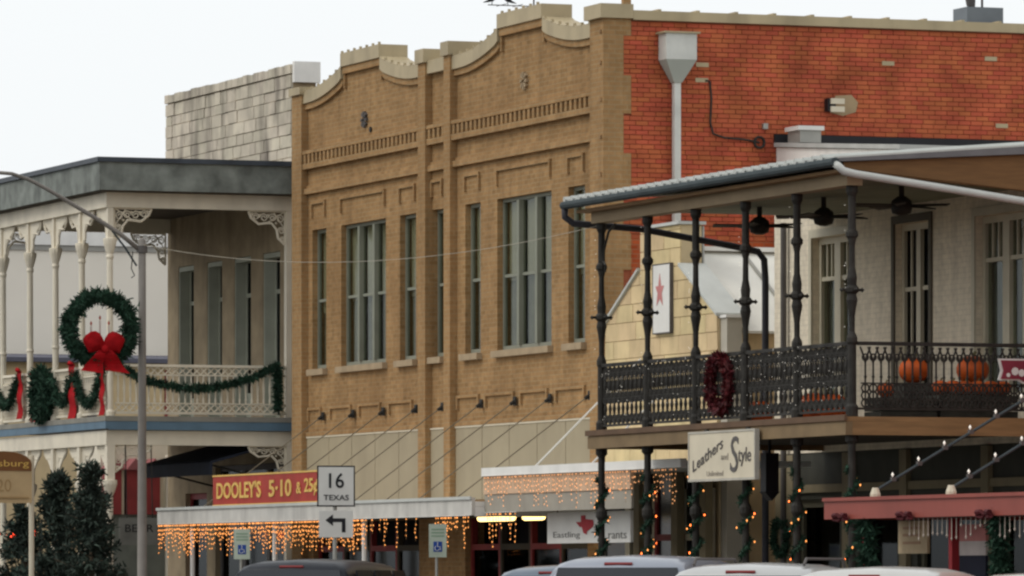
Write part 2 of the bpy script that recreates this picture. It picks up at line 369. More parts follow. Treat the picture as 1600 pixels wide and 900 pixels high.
# ================================================================== tan brick commercial building
FX, PX = 35.78, 35.65
YL, YR = 107.07, 91.2
tb = thing('brick_building', 'tan brick two-storey shop building with stepped parapets and red brick side wall', 'building', (42, 99, PAV))
bays = [(103.30, 106.51, 100.10), (95.14, 98.46, 91.78)]
WZ0, WZ1 = 5.36, 7.93
wins = [(105.46, 106.26), (102.16, 104.62), (100.56, 101.41), (99.14, 99.72), (97.28, 98.04), (93.88, 96.46), (92.35, 93.11)]
def ptop(d):                                     # brick top of a bay's parapet at distance d from its centre
    d = abs(d)
    if d < 1.0: return 10.79
    t = min(1.0, (d - 1.0) / 2.0); return 10.58 - 0.30 * math.sin(t * math.pi / 2) ** .9
holes = [(a, b, WZ0, WZ1) for a, b in wins] + [(c - 2.9, c + 2.9, PAV, 2.55) for c, _, _ in bays]
MB().wall(0, FX, FX + .35, YR + .40, YL - .30, PAV, 10.20, holes).build('wall', TAN, tb)
for c, yl, yr in bays:                           # shaped parapet above each bay
    ds = [yl - c] + [1.0 + (yl - c - 1.0) * k / 9 for k in range(8, -1, -1)]
    ds = [yl - c] + [3.0 - 2.0 * k / 9 for k in range(0, 10)]
    prof = [(c + d, ptop(d + 1e-6)) for d in ds] + [(c + 1.0, 10.79), (c - 1.0, 10.79)] + [(c - d, ptop(d + 1e-6)) for d in reversed(ds[1:])] + [(yr, ptop(c - yr))]
    poly = [(yr, 10.201), (yl, 10.201)] + prof
    MB().prism(poly, FX, FX + .35, 0).build('parapet', TAN, tb)
    # metal coping following it, and the brick moulding below
    cp = MB(); md = MB()
    H, T = .235, .075
    def strip(pts, x0, x1, zlo, zhi, mb):
        for (a, za), (b, zb) in zip(pts[:-1], pts[1:]):
            mb.hexa([(x0, a, za + zlo), (x1, a, za + zlo), (x1, b, zb + zlo), (x0, b, zb + zlo)], [(x0, a, za + zhi), (x1, a, za + zhi), (x1, b, zb + zhi), (x0, b, zb + zhi)])
    left = [(c + d, ptop(d + 1e-6)) for d in ds]; left[-1] = (c + 1.07, left[-1][1])
    right = [(c - 1.07, left[-1][1])] + [(c - d, ptop(d + 1e-6)) for d in reversed(ds[1:-1])] + [(yr, ptop(c - yr))]
    for pts in (left, right):
        m1 = MB(); strip(pts, FX - .10, FX + .43, .002, H, m1); m1.build('coping', COPING, tb)
        m2 = MB(); strip(pts, FX - .06, FX - .001, -.11, .0, m2); m2.build('coping_moulding', TAN_TRIM, tb)
    MB().box(FX - .11, FX + .44, c - 1.06, c + 1.06, 10.791, 11.03).build('coping', COPING, tb)
    MB().box(FX - .075, FX - .001, c - 1.04, c + 1.04, 10.66, 10.789).build('coping_moulding', TAN_TRIM, tb)
    for s in (-1, 1): MB().box(FX - .055, FX - .001, c + s * 1.04, c + s * .98, 10.40, 10.658).build('coping_moulding', TAN_TRIM, tb)
    rb = None                                    # standing seams of the metal coping
    for y in [yr + .15 + .34 * k for k in range(int((yl - yr) / .34) + 1)]:
        z = 11.03 if abs(y - c) < 1.05 else ptop(y - c) + H
        m_ = MB().box(-.02, .02, -.022, .022, -.02, .045)
        if rb is None: rb = piece('coping_seam', m_, COPING, tb, (FX - .08, y, z))
        else: again(rb, tb, (FX - .08, y, z))
# low parapet between the two bays
MB().box(FX, FX + .35, 98.461, 100.099, 10.201, 10.30).build('parapet', TAN, tb)
MB().box(FX - .10, FX + .43, 98.461, 100.099, 10.302, 10.53).build('coping', COPING, tb)
# pilasters
for i, (a, b, zt) in enumerate([(106.51, 107.07, 10.45), (99.73, 100.10, 10.50), (98.46, 98.78, 10.53)]):
    p = MB().box(PX, FX - .001, a, b, 2.9 if i else PAV, zt).build('pilaster', TAN_TRIM, tb)
    MB().box(PX - .05, FX + .45, a - .04, b + .04, zt + .001, zt + .14 + .1 * (i > 0)).build('cap', COPING, p)
ce = MB().box(PX, 36.0, YR - .002, 91.80, PAV, 10.54).build('pilaster', TAN_TRIM, tb)
MB().box(PX - .08, 36.14, YR - .085, 91.87, 10.542, 10.77).build('cap', COPING, ce)
qz = 4.6; k = 0                                  # toothing of tan brick into the red wall
while qz < 10.4:
    if k % 2: MB().box(36.001, 36.13, YR - .004, YR + .1, qz, qz + .62).build('quoin', TAN_TRIM, ce)
    qz += .63; k += 1
# string courses, dentils and panels
for (c, yl, yr) in bays + [(99.25, 99.729, 98.781)]:
    MB().box(FX - .11, FX - .001, yr + .001, yl - .001, 9.06, 9.16).build('string_course', TAN_TRIM, tb)
    MB().box(FX - .115, FX - .001, yr + .001, yl - .001, 9.335, 9.40).build('string_course', TAN_TRIM, tb)
    MB().box(FX - .085, FX - .001, yr + .001, yl - .001, 8.60, 8.70).build('string_course', TAN_TRIM, tb)
    MB().box(FX - .035, FX - .001, yr + .001, yl - .001, 8.701, 8.76).build('string_course', TAN_TRIM, tb)
dn = None
for (c, yl, yr) in bays + [(99.25, 99.72, 98.79)]:
    n = int((yl - yr) / .215)
    for k in range(n):
        y = yr + (k + .5) * (yl - yr) / n
        m_ = MB().box(-.105, -.001, -.05, .05, 0, .17)
        dn = again(dn, tb, (FX, y, 9.163)) if dn else piece('dentil', m_, TAN_TRIM, tb, (FX, y, 9.163))
def frame_strip(y0, y1, z0, z1, parts):          # thin raised brick border
    if 't' in parts: MB().box(FX - .045, FX - .001, y0, y1, z1 - .05, z1).build('brick_border', TAN_TRIM, tb)
    if 'l' in parts: MB().box(FX - .045, FX - .001, y1 - .06, y1, z0, z1 - .051).build('brick_border', TAN_TRIM, tb)
    if 'r' in parts: MB().box(FX - .045, FX - .001, y0, y0 + .06, z0, z1 - .051).build('brick_border', TAN_TRIM, tb)
for a, b in wins: frame_strip(a, b, 8.15, 8.45, 'tlr')
for a, b in [(105.7, 106.45), (104.0, 105.2), (102.4, 103.58), (100.7, 101.95), (97.3, 98.4), (95.6, 97.0), (94.0, 95.3), (92.3, 93.65)]:
    frame_strip(a, b, 4.42, 4.66, 'tlr')
MB().box(FX - .05, FX - .001, YR + .62, 98.45, 4.13, 4.21).build('ledge', TAN_TRIM, tb)
MB().box(FX - .05, FX - .001, 100.11, 106.50, 4.13, 4.21).build('ledge', TAN_TRIM, tb)
for y, z in ((103.27, 9.76), (95.11, 9.83)):     # tie-rod rosettes
    mb = MB()
    for k in range(8):
        q = k * math.pi / 4; mb.prism([(y + .03 * math.cos(q + .5), z + .03 * math.sin(q + .5)), (y + .15 * math.cos(q - .22), z + .15 * math.sin(q - .22)), (y + .15 * math.cos(q + .22), z + .15 * math.sin(q + .22))], FX - .05, FX - .002, 0)
    mb.build('wall_rosette', GREYINK if y > 100 else CONC, tb)
MB().prism([(102.95 + .05 * math.cos(k * math.pi / 4), 9.56 + .05 * math.sin(k * math.pi / 4)) for k in range(8)], FX - .03, FX - .002, 0).build('tie_plate', IRON, tb)
# upper windows
for a, b in wins:
    n = 3 if b - a > 2 else 1
    w = MB(); x0, x1 = FX + .10, FX + .17; fw = .045
    w.box(x0, x1, a + .002, a + fw, WZ0 + .01, WZ1 - .002); w.box(x0, x1, b - fw, b - .002, WZ0 + .01, WZ1 - .002)
    w.box(x0, x1, a + fw, b - fw, WZ1 - .06, WZ1 - .002); w.box(x0, x1, a + fw, b - fw, WZ0 + .01, WZ0 + .08)
    cell = (b - a) / n
    for k in range(1, n): w.box(FX + .05, x1, a + k * cell - .05, a + k * cell + .05, WZ0 + .081, WZ1 - .061)
    for k in range(n):
        y0 = a + k * cell + .065; y1 = a + (k + 1) * cell - .065; w.box(x0 + .01, x1 - .01, y0, y1, 6.60, 6.65)
    wo = w.build('window', WINFRAME, tb)
    for k in range(n):
        y0 = a + k * cell + .06; y1 = a + (k + 1) * cell - .06
        MB().box(x0 + .03, x0 + .036, y0, y1, WZ0 + .08, WZ1 - .06).build('pane', GLASS, wo)
        h = random.choice((6.62, 6.60, 6.55)) if n == 3 else random.choice((6.5, 6.4, 6.62))
        MB().box(x1 + .03, x1 + .04, y0, y1, h, WZ1 - .03).build('blind', BLIND, wo)
        MB().box(x1 + .05, x1 + .06, y0 + (.20 if n == 3 else .12), y1, WZ0 + .06, h + .05).build('curtain', mat('grey_curtain', (0.17, .16, .12), var=.2), wo)
    MB().box(FX - .10, FX + .095, a - .07, b + .07, WZ0 - .11, WZ0 - .001).build('sill', CONC, tb)
    MB().box(FX - .02, FX + .19, a - .06, b + .06, WZ1 + .001, WZ1 + .012).build('lintel', CONC, tb) if False else None
# beige transom panels over the canopy
for yl, yr, n in ((106.50, 100.11, 5), (99.72, 98.79, 1), (98.45, 91.83, 5)):
    for k in range(n):
        a = yr + (yl - yr) * k / n; b = yr + (yl - yr) * (k + 1) / n
        MB().box(FX - .03, FX - .002, a + .012, b - .012, 2.86, 4.10).build('transom_panel', PANELBEIGE, tb)
    MB().box(FX - .045, FX - .002, yr, yl, 4.101, 4.128).build('panel_trim', SIGNCREAM, tb)
# body behind, roof, side wall
MB().box(36.14, 52, 91.45, YL - .31, 9.70, 9.90).build('roof', ROOFMEMB, tb)
MB().box(36.14, 52, YL - .30, YL, PAV, 10.35).build('party_wall', TAN, tb)
MB().box(51.65, 52, 91.45, YL - .31, PAV, 9.69).build('back_wall', RED_FLAT, tb)
MB().box(36.14, 51.6, 91.46, YL - .32, 4.22, 4.30).build('upper_floor', DARKIN, tb)
MB().box(39.5, 39.6, 91.46, YL - .32, 4.31, 9.69).build('inner_wall', DARKIN, tb)
MB().box(36.60, 36.66, 91.46, YL - .32, PAV, 4.2).build('shop_partition', DARKIN, tb)
SWZ = 7.0
sw = MB().box(36.001, 52, YR + .03, YR + .24, PAV, 10.52).build('side_wall', RED_MORTAR, tb)
MB().box(36.132, 52, YR + .012, YR + .0295, PAV, SWZ - .002).build('brick_field', RED_FLAT, sw)
MB().box(36.145, 52.1, YR - .08, YR + .32, 10.522, 10.675).build('coping', COPING, tb)
sm = None
for k in range(22):
    m_ = MB().box(-.03, .03, -.02, .3, 0, .035)
    sm = again(sm, tb, (36.6 + k * .42 * 1.6, YR - .05, 10.67)) if sm else piece('coping_seam', m_, COPING, tb, (36.6, YR - .05, 10.67))
bwid, rh = .215, .0762
rest = MB(); bsrc = None; cnt = 0
rows = int((10.52 - SWZ) / rh)
for r_ in range(rows):
    z = SWZ + r_ * rh
    toothed = any(abs(0) < 1 and (k_ % 2 and 4.6 + .63 * k_ < z + .04 < 4.6 + .63 * k_ + .62) for k_ in range(10))
    x = (36.135 if toothed else 36.003); first = True
    while x < 44.0:
        L_ = bwid - .010 if not (first and r_ % 2) else bwid / 2 - .010
        first = False
        dy = random.uniform(-.003, .004)
        if cnt < 300 and 39.9 < x < 43.0 and z > 9.3:
            m_ = MB().box(0, bwid - .010, 0, .034, 0, rh - .011)
            at_ = (x, YR - .002 + dy, z)
            if bsrc is None: bsrc = piece('brick', m_, RED_BRICK, sw, at_)
            else: again(bsrc, sw, at_, scale=(L_ / (bwid - .010), 1, 1))
            cnt += 1
        else:
            rest.box(x, x + L_, YR - .002 + dy, YR + .032, z, z + rh - .011)
        x += L_ + .010
stuff(rest.build('brickwork', RED_BRICK, sw))
MB().box(44.0, 52, YR + .012, YR + .0295, SWZ, 10.51).build('brick_field', RED_FLAT, sw)
# rain hopper and downspout on the red wall
HOP = mat('hopper_white', (0.60, .60, .56), var=.1, stain=.25)
ds_ = MB().box(36.60, 37.13, YR - .36, YR - .02, 9.88, 10.30).build('rain_hopper', HOP, tb)
MB().hexa([(36.80, YR - .20, 9.52), (36.94, YR - .20, 9.52), (36.94, YR - .06, 9.52), (36.80, YR - .06, 9.52)],
          [(36.60, YR - .36, 9.879), (37.13, YR - .36, 9.879), (37.13, YR - .02, 9.879), (36.60, YR - .02, 9.879)]).build('funnel', mat('hopper_grey', (0.38, .40, .36), var=.06), ds_)
MB().box(36.815, 36.925, YR - .18, YR - .07, 4.0, 9.519).build('downpipe', HOP, ds_)
MB().box(36.55, 37.18, YR - .40, YR - .01, 10.301, 10.33).build('hopper_rim', COPING, ds_)
cb = MB().tube([(37.42, YR - .03, 9.58), (37.49, YR - .03, 9.57), (37.52, YR - .03, 9.3), (37.50, YR - .03, 8.9), (37.55, YR - .03, 8.72), (37.75, YR - .03, 8.66), (38.1, YR - .03, 8.64), (38.36, YR - .03, 8.60)], .017, 6).build('wall_cable', IRON, tb)
MB().tube([(38.36 + .09 * math.cos(t / 10 * 6.28), YR - .035, 8.60 + .09 * math.sin(t / 10 * 6.28)) for t in range(11)], .022, 6).build('cable_coil', IRON, tb)
MB().box(38.42, 38.50, YR - .07, YR - .004, 8.82, 8.91).build('junction_box', GALV, tb)
MB().prism([(39.62, 9.12), (39.72, 9.40), (40.0, 9.42), (40.12, 9.30), (40.08, 9.14), (39.85, 9.07)], YR - .012, YR - .004, 1).build('render_patch', mat('render_patch', (0.36, .26, .15), var=.12), tb)
fl = MB().box(39.52, 39.66, YR - .16, YR - .013, 9.13, 9.34).build('floodlight', BLACK, tb)
for z in (9.12, 9.25): MB().box(39.56, 39.80, YR - .20, YR - .161, z, z + .09).build('lamp_head', SIGNCREAM, fl)
for x, z in ((37.26, 9.80), (37.25, 9.55), (40.55, 9.92), (42.4, 10.05), (42.6, 8.95)):
    MB().box(x, x + .22, YR - .010, YR - .004, z, z + .07).build('mortar_patch', COPING, tb)
for z in (7.4, 8.0, 8.6, 9.2, 9.8, 10.3): MB().box(PX - .02, PX - .001, 91.27, 91.33, z, z + .06).build('tie_plate', BROWN, tb)
# shop front under the canopy
for c, yl, yr in bays:
    for k in range(4):
        a = c - 2.9 + 5.8 * k / 4; b = c - 2.9 + 5.8 * (k + 1) / 4
        sf = MB(); sf.box(FX + .1, FX + .2, a + .002, a + .08, PAV + .01, 2.54); sf.box(FX + .1, FX + .2, b - .08, b - .002, PAV + .01, 2.54)
        sf.box(FX + .1, FX + .2, a + .081, b - .081, 2.0, 2.1); sf.box(FX + .1, FX + .2, a + .081, b - .081, PAV + .01, .5)
        so = sf.build('shop_window', MAROON if k % 2 else mat('dark_shop_frame', (0.06, .05, .035)), tb)
        MB().box(FX + .14, FX + .15, a + .081, b - .081, .501, 1.999).build('pane', DARKGLASS, so)
# roof vent and aerial
rv = thing('roof_vent', 'blue grey roof vent box with pipes on the red wall top', 'vent', (42.6, 91.9, 9.9))
MB().box(42.29, 42.95, 91.65, 92.2, 9.9, 10.98).build('box', mat('vent_grey', (0.16, .18, .20), var=.1), rv)
MB().tube([(42.50, 91.9, 10.981), (42.52, 91.9, 11.3)], .05, 8).build('pipe', GREYINK, rv)
MB().hexa([(42.42, 91.85, 11.02), (42.52, 91.85, 10.985), (42.52, 91.95, 10.985), (42.42, 91.95, 11.02)], [(42.36, 91.85, 11.3), (42.44, 91.85, 11.3), (42.44, 91.95, 11.3), (42.36, 91.95, 11.3)]).build('cowl', GREYINK, rv)
MB().tube([(42.68, 91.9, 10.981), (42.68, 91.9, 11.4)], .02, 6).build('pipe', GREYINK, rv)
an = thing('rooftop_aerial', 'thin rooftop aerial above the stepped parapet', 'aerial', (37.3, 99, 9.9))
MB().tube([(37.4, 99, 9.9), (37.4, 99, 11.62)], .015, 6).build('mast', GREYINK, an)
MB().tube([(36.55, 99, 11.47), (37.9, 99, 11.47)], .010, 6).build('boom', GREYINK, an)
for x in (36.8, 37.1, 37.55, 37.75): MB().tube([(x, 98.75, 11.475), (x, 99.25, 11.475)], .006, 5).build('element', GREYINK, an)
def bird(x, y, z, s, label):
    b = MB(); rings = [(-.16, .004, .0), (-.07, .022, .02), (0, .048, .05), (.05, .050, .085), (.085, .036, .115), (.12, .034, .135), (.145, .02, .14), (.175, .003, .135)]
    b.tube([(x + s * a, y, z + .03 + h * 1.3) for a, r, h in rings], [r for _, r, _ in rings], 8)
    o = b.build('bird', BLACK, None, True); o.location.z -= 0
    for d in (-.015, .015): MB().tube([(x, y + d, z), (x + .01 * s, y + d, z + .05)], .004, 4).build('leg', BLACK, o)
    tag(o, label, 'bird')
bird(36.62, 99, 11.478, 1, 'small dark bird perched at the end of the aerial boom')
bird(36.92, 99, 11.478, -1, 'small dark bird perched nearer the aerial mast')

# ================================================================== canopies, rods, icicle lights on the tan building
def icicles(name, label, X, y0, y1, z, lo, hi, dens, group, yrange=None, bm_=None):
    t = thing(name, label, 'lights', (X, (y0 + y1) / 2, z), group)
    MB().tube([(X, y0, z), (X, y1, z)], .006, 5).build('wire', SIGNWHITE, t)
    bl = MB(); wr = MB(); n = int((y1 - y0) * dens)
    for k in range(n):
        y = y0 + (k + random.uniform(.1, .9)) / dens; L_ = random.choice((lo, (lo + hi) / 2, hi)) * random.uniform(.8, 1.1)
        if yrange and not yrange(y): continue
        wr.tube([(X, y, z), (X, y, z - L_)], .003, 3)
        d = .03
        while d < L_:
            bl.octa((X + random.uniform(-.012, .012), y + random.uniform(-.012, .012), z - d), .0085, .015); d += random.uniform(.06, .10)
    stuff(wr.build('drop_wire', BROWN, t)); stuff(bl.build('bulb', bm_ or WARM, t))
    return t
cn = thing('flat_canopy', 'long flat white canopy over the shop front of the tan brick building', 'canopy', (34.5, 99, 2.5))
CX = 33.3
CANW = mat('dimmed_canopy_white', (0.56, .54, .50), var=.1, stain=.3)  # white paint greyed in its colour for the weaker light low down
MB().box(CX, CX + .06, 90.95, 107.9, 2.52, 2.80).build('fascia', CANW, cn)
MB().box(CX + .061, FX - .04, 90.95, 107.9, 2.66, 2.74).build('deck', WHITEPAINT, cn)
MB().box(CX + .061, FX - .05, 90.95, 91.0, 2.5, 2.655).build('end_fascia', WHITEPAINT, cn)
MB().box(CX - .03, CX - .001, 90.95, 107.9, 2.77, 2.82).build('drip_edge', PALEMETAL, cn)
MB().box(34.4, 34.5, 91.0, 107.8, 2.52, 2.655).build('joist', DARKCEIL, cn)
for y in (105.53, 103.83, 102.18, 100.44, 99.07, 97.13, 95.49, 93.84, 92.02):
    rdx = MB().tube([(FX - .06, y, 4.48), (CX + .12, y, 2.80)], .0105, 6).build('tie_rod', mat('weathered_rod', (0.17, .14, .095), var=.2), cn)
    an_ = MB().box(FX - .06, FX - .032, y - .06, y + .06, 4.41, 4.56); an_.tube([(FX - .03, y, 4.50), (FX - .13, y, 4.43)], .032, 6)
    an_.build('anchor', IRON, cn)
for y in (106.2, 101.4, 96.6):
    MB().tube([(CX + .15, y, PAV), (CX + .15, y, 2.655)], .045, 8).build('post', SIGNWHITE, cn)
icicles('icicle_lights', 'dense amber icicle lights along the white canopy beneath the red shop sign', CX - .02, 91.0, 107.85, 2.515, .24, .56, 17, 'icicle lights', lambda y: y > 96.0 or random.random() < .30)
for y0, y1, nm in ((90.96, 91.8, 'short'), (92.3, 93.9, 'long')):
    tl = thing('fluorescent_lamp', nm + ' glowing yellow fluorescent strip lamp under the white canopy', 'lamp', (34.55, (y0 + y1) / 2, 2.45), 'fluorescent strips under the canopy')
    MB().box(34.50, 34.60, y0, y1, 2.56, 2.658).build('housing', SIGNWHITE, tl)
    MB().tube([(34.52, y0 + .02, 2.50), (34.52, y1 - .02, 2.50)], .055, 8).build('tube', TUBE, tl)
# shop sign standing on the canopy edge
sg = thing('shop_sign', 'long red board with yellow lettering standing on the white canopy', 'sign', (33.2, 101.3, 2.82))
sy0, sy1 = 98.6, 104.6
MB().box(33.33, 33.38, sy0, sy1, 2.84, 3.34).build('board', SIGNRED, sg)
MB().box(33.32, 33.385, sy0, sy1, 3.341, 3.37).build('edge', SIGNYEL, sg); MB().box(33.32, 33.385, sy0, sy1, 2.805, 2.839).build('edge', SIGNYEL, sg)
text_mb("DOOLEY'S", (33.328, 104.35, 2.94), NY, Z_, 2.55, .30, bold=.02).build('lettering', SIGNYEL, sg)
text_mb("5\u00b710", (33.328, 101.35, 2.94), NY, Z_, 1.25, .30, bold=.02).build('lettering', SIGNYEL, sg)
text_mb("&", (33.328, 99.83, 2.98), NY, Z_, .25, .20, bold=.01).build('lettering', SIGNYEL, sg)
text_mb("25\u00a2", (33.328, 99.4, 2.94), NY, Z_, .72, .30, bold=.02).build('lettering', SIGNYEL, sg)
for y in (99, 101.5, 104): MB().tube([(33.40, y, 3.2), (33.9, y, 2.742)], .015, 5).build('brace', GALV, sg)

# ================================================================== yellow limestone gable building
LX = 35.55; LC = 88.50
lb = thing('limestone_shop', 'small yellow limestone shop with shaped gable and pale metal roof', 'building', (40, LC, PAV))
gable = [(LC - 2.36, PAV), (LC + 2.36, PAV), (LC + 2.36, 5.56), (LC + .84, 6.38), (LC + .84, 7.02), (LC - .84, 7.02), (LC - .84, 6.38), (LC - 2.36, 5.56)]
MB().prism(gable, LX + .02, LX + .36, 0).build('gable_wall', YJOINT, lb)
def gw(z): return 2.36 if z <= 5.56 else (2.36 - (z - 5.56) / .82 * 1.52 if z < 6.38 else .84)
z = 3.3; r_ = 0
while z < 6.99:
    h = .285
    if z < 6.38 < z + h + .05: h = 6.38 - z
    z1 = min(z + h, 7.02)
    a0, a1 = gw(z + .004), gw(z1 - .012) if z1 <= 6.38 else .84
    if z >= 6.379: a0 = a1 = .84
    cuts = [0.0]
    while cuts[-1] < 2 * a0: cuts.append(cuts[-1] + random.uniform(.42, .78) * (.6 if cuts[-1] == 0 and r_ % 2 else 1))
    cuts[-1] = 2 * a0
    if len(cuts) > 2 and cuts[-1] - cuts[-2] < .25: cuts.pop(-2)
    for p, q in zip(cuts[:-1], cuts[1:]):
        def yy(c, a): return LC - a if c == 0 else (LC + a if c == cuts[-1] else min(max(LC - a0 + c, LC - a), LC + a))
        yb0, yb1, yt0, yt1 = yy(p, a0), yy(q, a0), yy(p, a1), yy(q, a1)
        if yt1 - yt0 < .02: yt1 = yt0 + .005
        g_ = .006; pr = random.uniform(0, .006)
        MB().hexa([(LX - pr, yb0 + g_, z + .004), (LX + .019, yb0 + g_, z + .004), (LX + .019, yb1 - g_, z + .004), (LX - pr, yb1 - g_, z + .004)],
                  [(LX - pr, yt0 + g_, z1 - .008), (LX + .019, yt0 + g_, z1 - .008), (LX + .019, yt1 - g_, z1 - .008), (LX - pr, yt1 - g_, z1 - .008)]).build('stone', YSTONE, lb)
    z = z1; r_ += 1
cpm = MB()
def cap_seg(a, b):
    cpm_ = MB(); (ya, za), (yb, zb) = a, b
    cpm_.hexa([(LX - .05, ya, za + .002), (LX + .42, ya, za + .002), (LX + .42, yb, zb + .002), (LX - .05, yb, zb + .002)], [(LX - .05, ya, za + .05), (LX + .42, ya, za + .05), (LX + .42, yb, zb + .05), (LX - .05, yb, zb + .05)])
    cpm_.build('gable_coping', PALEMETAL, lb)
cap_seg((LC - 2.42, 5.53), (LC - .86, 6.37)); cap_seg((LC + .86, 6.37), (LC + 2.42, 5.53)); cap_seg((LC - .88, 7.02), (LC + .88, 7.02))
MB().box(LX + .38, LX + .41, LC - .83, LC + .83, 6.3, 7.0).build('parapet_lining', ROOFMEMB, lb)
ry = 6.66
WROOF = mat('white_metal_roof', (0.70, 0.68, 0.62), var=.06, scale=1, rough=.5, stain=.12)
for s in (-1, 1):
    MB().hexa([(LX + .43, LC, ry - .04), (52, LC, ry - .04), (52, LC + s * 2.45, ry - .04 - 1.35), (LX + .43, LC + s * 2.45, ry - .04 - 1.35)],
              [(LX + .43, LC, ry), (52, LC, ry), (52, LC + s * 2.45, ry - 1.35), (LX + .43, LC + s * 2.45, ry - 1.35)]).build('roof_slope', WROOF, lb)
    x = LX + 1.35
    while x < 44:
        MB().hexa([(x, LC + s * .05, ry - .027), (x + .035, LC + s * .05, ry - .027), (x + .035, LC + s * 2.44, ry - 1.345), (x, LC + s * 2.44, ry - 1.345)],
                  [(x, LC + s * .05, ry + .03), (x + .035, LC + s * .05, ry + .03), (x + .035, LC + s * 2.44, ry - 1.29), (x, LC + s * 2.44, ry - 1.29)]).build('roof_seam', GALV, lb); x += .95
    MB().box(LX + .37, 52, LC + s * 2.36, LC + s * 2.15, PAV, 5.28).build('long_wall', YSTONE, lb)
MB().box(LX + .43, 52, LC - .12, LC + .12, ry + .002, ry + .07).build('ridge_cap', WHITEPAINT, lb)
pn = MB().box(LX + .05, LX + .30, LC - 2.62, LC - 2.37, PAV, 5.50).build('corner_pier', mat('grey_stucco', (0.45, .41, .34), var=.1), lb)
MB().box(LX + .02, LX + .33, LC - 2.66, LC - 2.33, 5.501, 5.545).build('pier_cap', WHITEPAINT, lb)
bn = thing('banner_sign', 'white framed banner with red emblem on the yellow limestone gable', 'sign', (LX, 88.4, 5.3))
MB().box(LX - .06, LX - .008, 87.95, 88.65, 5.36, 6.42).build('board', SIGNWHITE, bn)
for a, b, c_, d in ((87.93, 88.67, 5.34, 5.359), (87.93, 88.67, 6.421, 6.44), (87.925, 87.949, 5.36, 6.42), (88.651, 88.67, 5.36, 6.42)):
    MB().box(LX - .065, LX - .008, a, b, c_, d).build('frame', GREYINK, bn)
mb = MB(); pts = [(0, .28), (.07, .10), (.22, .10), (.11, 0), (.16, -.18), (0, -.08), (-.16, -.18), (-.11, 0), (-.22, .10), (-.07, .10)]
mb.prism([(88.36 + p[0] * .8, 5.98 + p[1] * 1.1) for p in pts], LX - .066, LX - .061, 0); mb.build('emblem', mat('faded_red', (0.52, .20, .19)), bn)
text_mb('shop', (LX - .061, 88.55, 5.50), NY, Z_, .45, .10, .004).build('lettering', GREYINK, bn) if False else None
# its canopy with beige lit fascia
c2 = thing('shop_canopy', 'deep flat canopy with white edge and beige fascia on the limestone shop', 'canopy', (34.5, 87, 2.55))
SX = 33.5
MB().box(SX - .04, SX + .06, 82.5, 90.94, 3.14, 3.27).build('top_edge', WHITEPAINT, c2)
MB().box(SX, SX + .06, 84.6, 90.94, 2.85, 3.139).build('fascia', mat('peach_fascia', (0.62, .42, .28), var=.08), c2)
MB().box(SX + .02, SX + .06, 84.6, 90.94, 2.56, 2.849).build('lower_fascia', mat('grey_fascia_lower', (0.34, .31, .26), var=.1), c2)
MB().box(SX + .061, LX - .01, 82.5, 90.94, 3.16, 3.24).build('deck', PALEMETAL, c2)
for y in (89.3, 86.85):
    MB().tube([(33.75, y, 3.26), (LX - .01, y, 4.98)], .016, 6).build('tie_rod', SIGNWHITE, c2)
    MB().box(33.65, 33.85, y - .1, y + .1, 3.241, 3.275).build('shoe', WHITEPAINT, c2)
icicles('icicle_lights', 'short amber icicle lights over the beige fascia of the limestone shop canopy', SX - .05, 82.6, 90.9, 3.14, .22, .50, 9, 'icicle lights', None, WARMDIM)
icicles('icicle_lights', 'sparse amber light drops below the grey lower fascia of the limestone shop canopy', SX, 89.45, 90.9, 2.56, .15, .50, 7, 'icicle lights')
s2 = thing('hanging_sign', 'white hanging sign with small red state emblem beneath the beige canopy', 'sign', (34.0, 87.6, 2.05))
MB().box(34.0, 34.05, 85.85, 89.40, 2.06, 2.545).build('board', SIGNWHITE, s2)
for y in (86.3, 89.0): MB().tube([(34.02, y, 2.546), (34.02, y, 3.158)], .012, 5).build('hanger', IRON, s2)
tx = [(-.30, .30), (-.05, .30), (-.05, .12), (.25, .02), (.36, -.06), (.34, -.2), (.12, -.34), (.08, -.52), (-.06, -.46), (-.16, -.22), (-.26, -.16), (-.40, -.02), (-.62, .0), (-.60, .04), (-.30, .04)]
tx = [(-.18, .30), (.02, .30), (.02, .14), (.40, .10), (.44, -.08), (.40, -.2), (.12, -.38), (.08, -.52), (-.06, -.46), (-.14, -.2), (-.24, -.20), (-.44, .02), (-.18, .02)]
mb = MB(); mb.prism([(87.75 - p[0] * .85, 2.38 + p[1] * .36) for p in tx], 33.988, 33.998, 0); mb.build('emblem', mat('emblem_red', (0.42, .04, .05)), s2)
text_mb('Eastling', (33.998, 89.12, 2.12), NY, Z_, 1.15, .12, .006, 0, -.006).build('lettering', mat('soft_ink', (0.17, .16, .15)), s2)
text_mb('rants', (33.998, 86.75, 2.12), NY, Z_, .75, .10, .006, 0, -.006).build('lettering', mat('soft_ink', (0, 0, 0)), s2)
for k in range(4):
    a = 86.2 + k * 1.15
    w = MB(); w.box(LX - .10, LX - .01, a, a + .09, PAV, 2.9); w.box(LX - .10, LX - .01, a + 1.05, a + 1.14, PAV, 2.9); w.box(LX - .10, LX - .01, a + .091, a + 1.049, 2.1, 2.2)
    wo = w.build('shop_window', MAROON if k == 1 else CREAMFRAME, lb)
    MB().box(LX - .06, LX - .05, a + .091, a + 1.049, PAV, 2.099).build('pane', mat('dark_pane', (0.015, .016, .018), rough=.15), wo)
    MB().box(LX - .06, LX - .05, a + .091, a + 1.049, 2.201, 3.15).build('pane', mat('dark_pane', (0, 0, 0)), wo)
for y in (88.9, 87.3, 86.15): MB().box(35.3, 35.42, y - .13, y + .13, PAV, 3.158).build('pier', mat('olive_pier', (0.22, .18, .11), var=.12), lb)

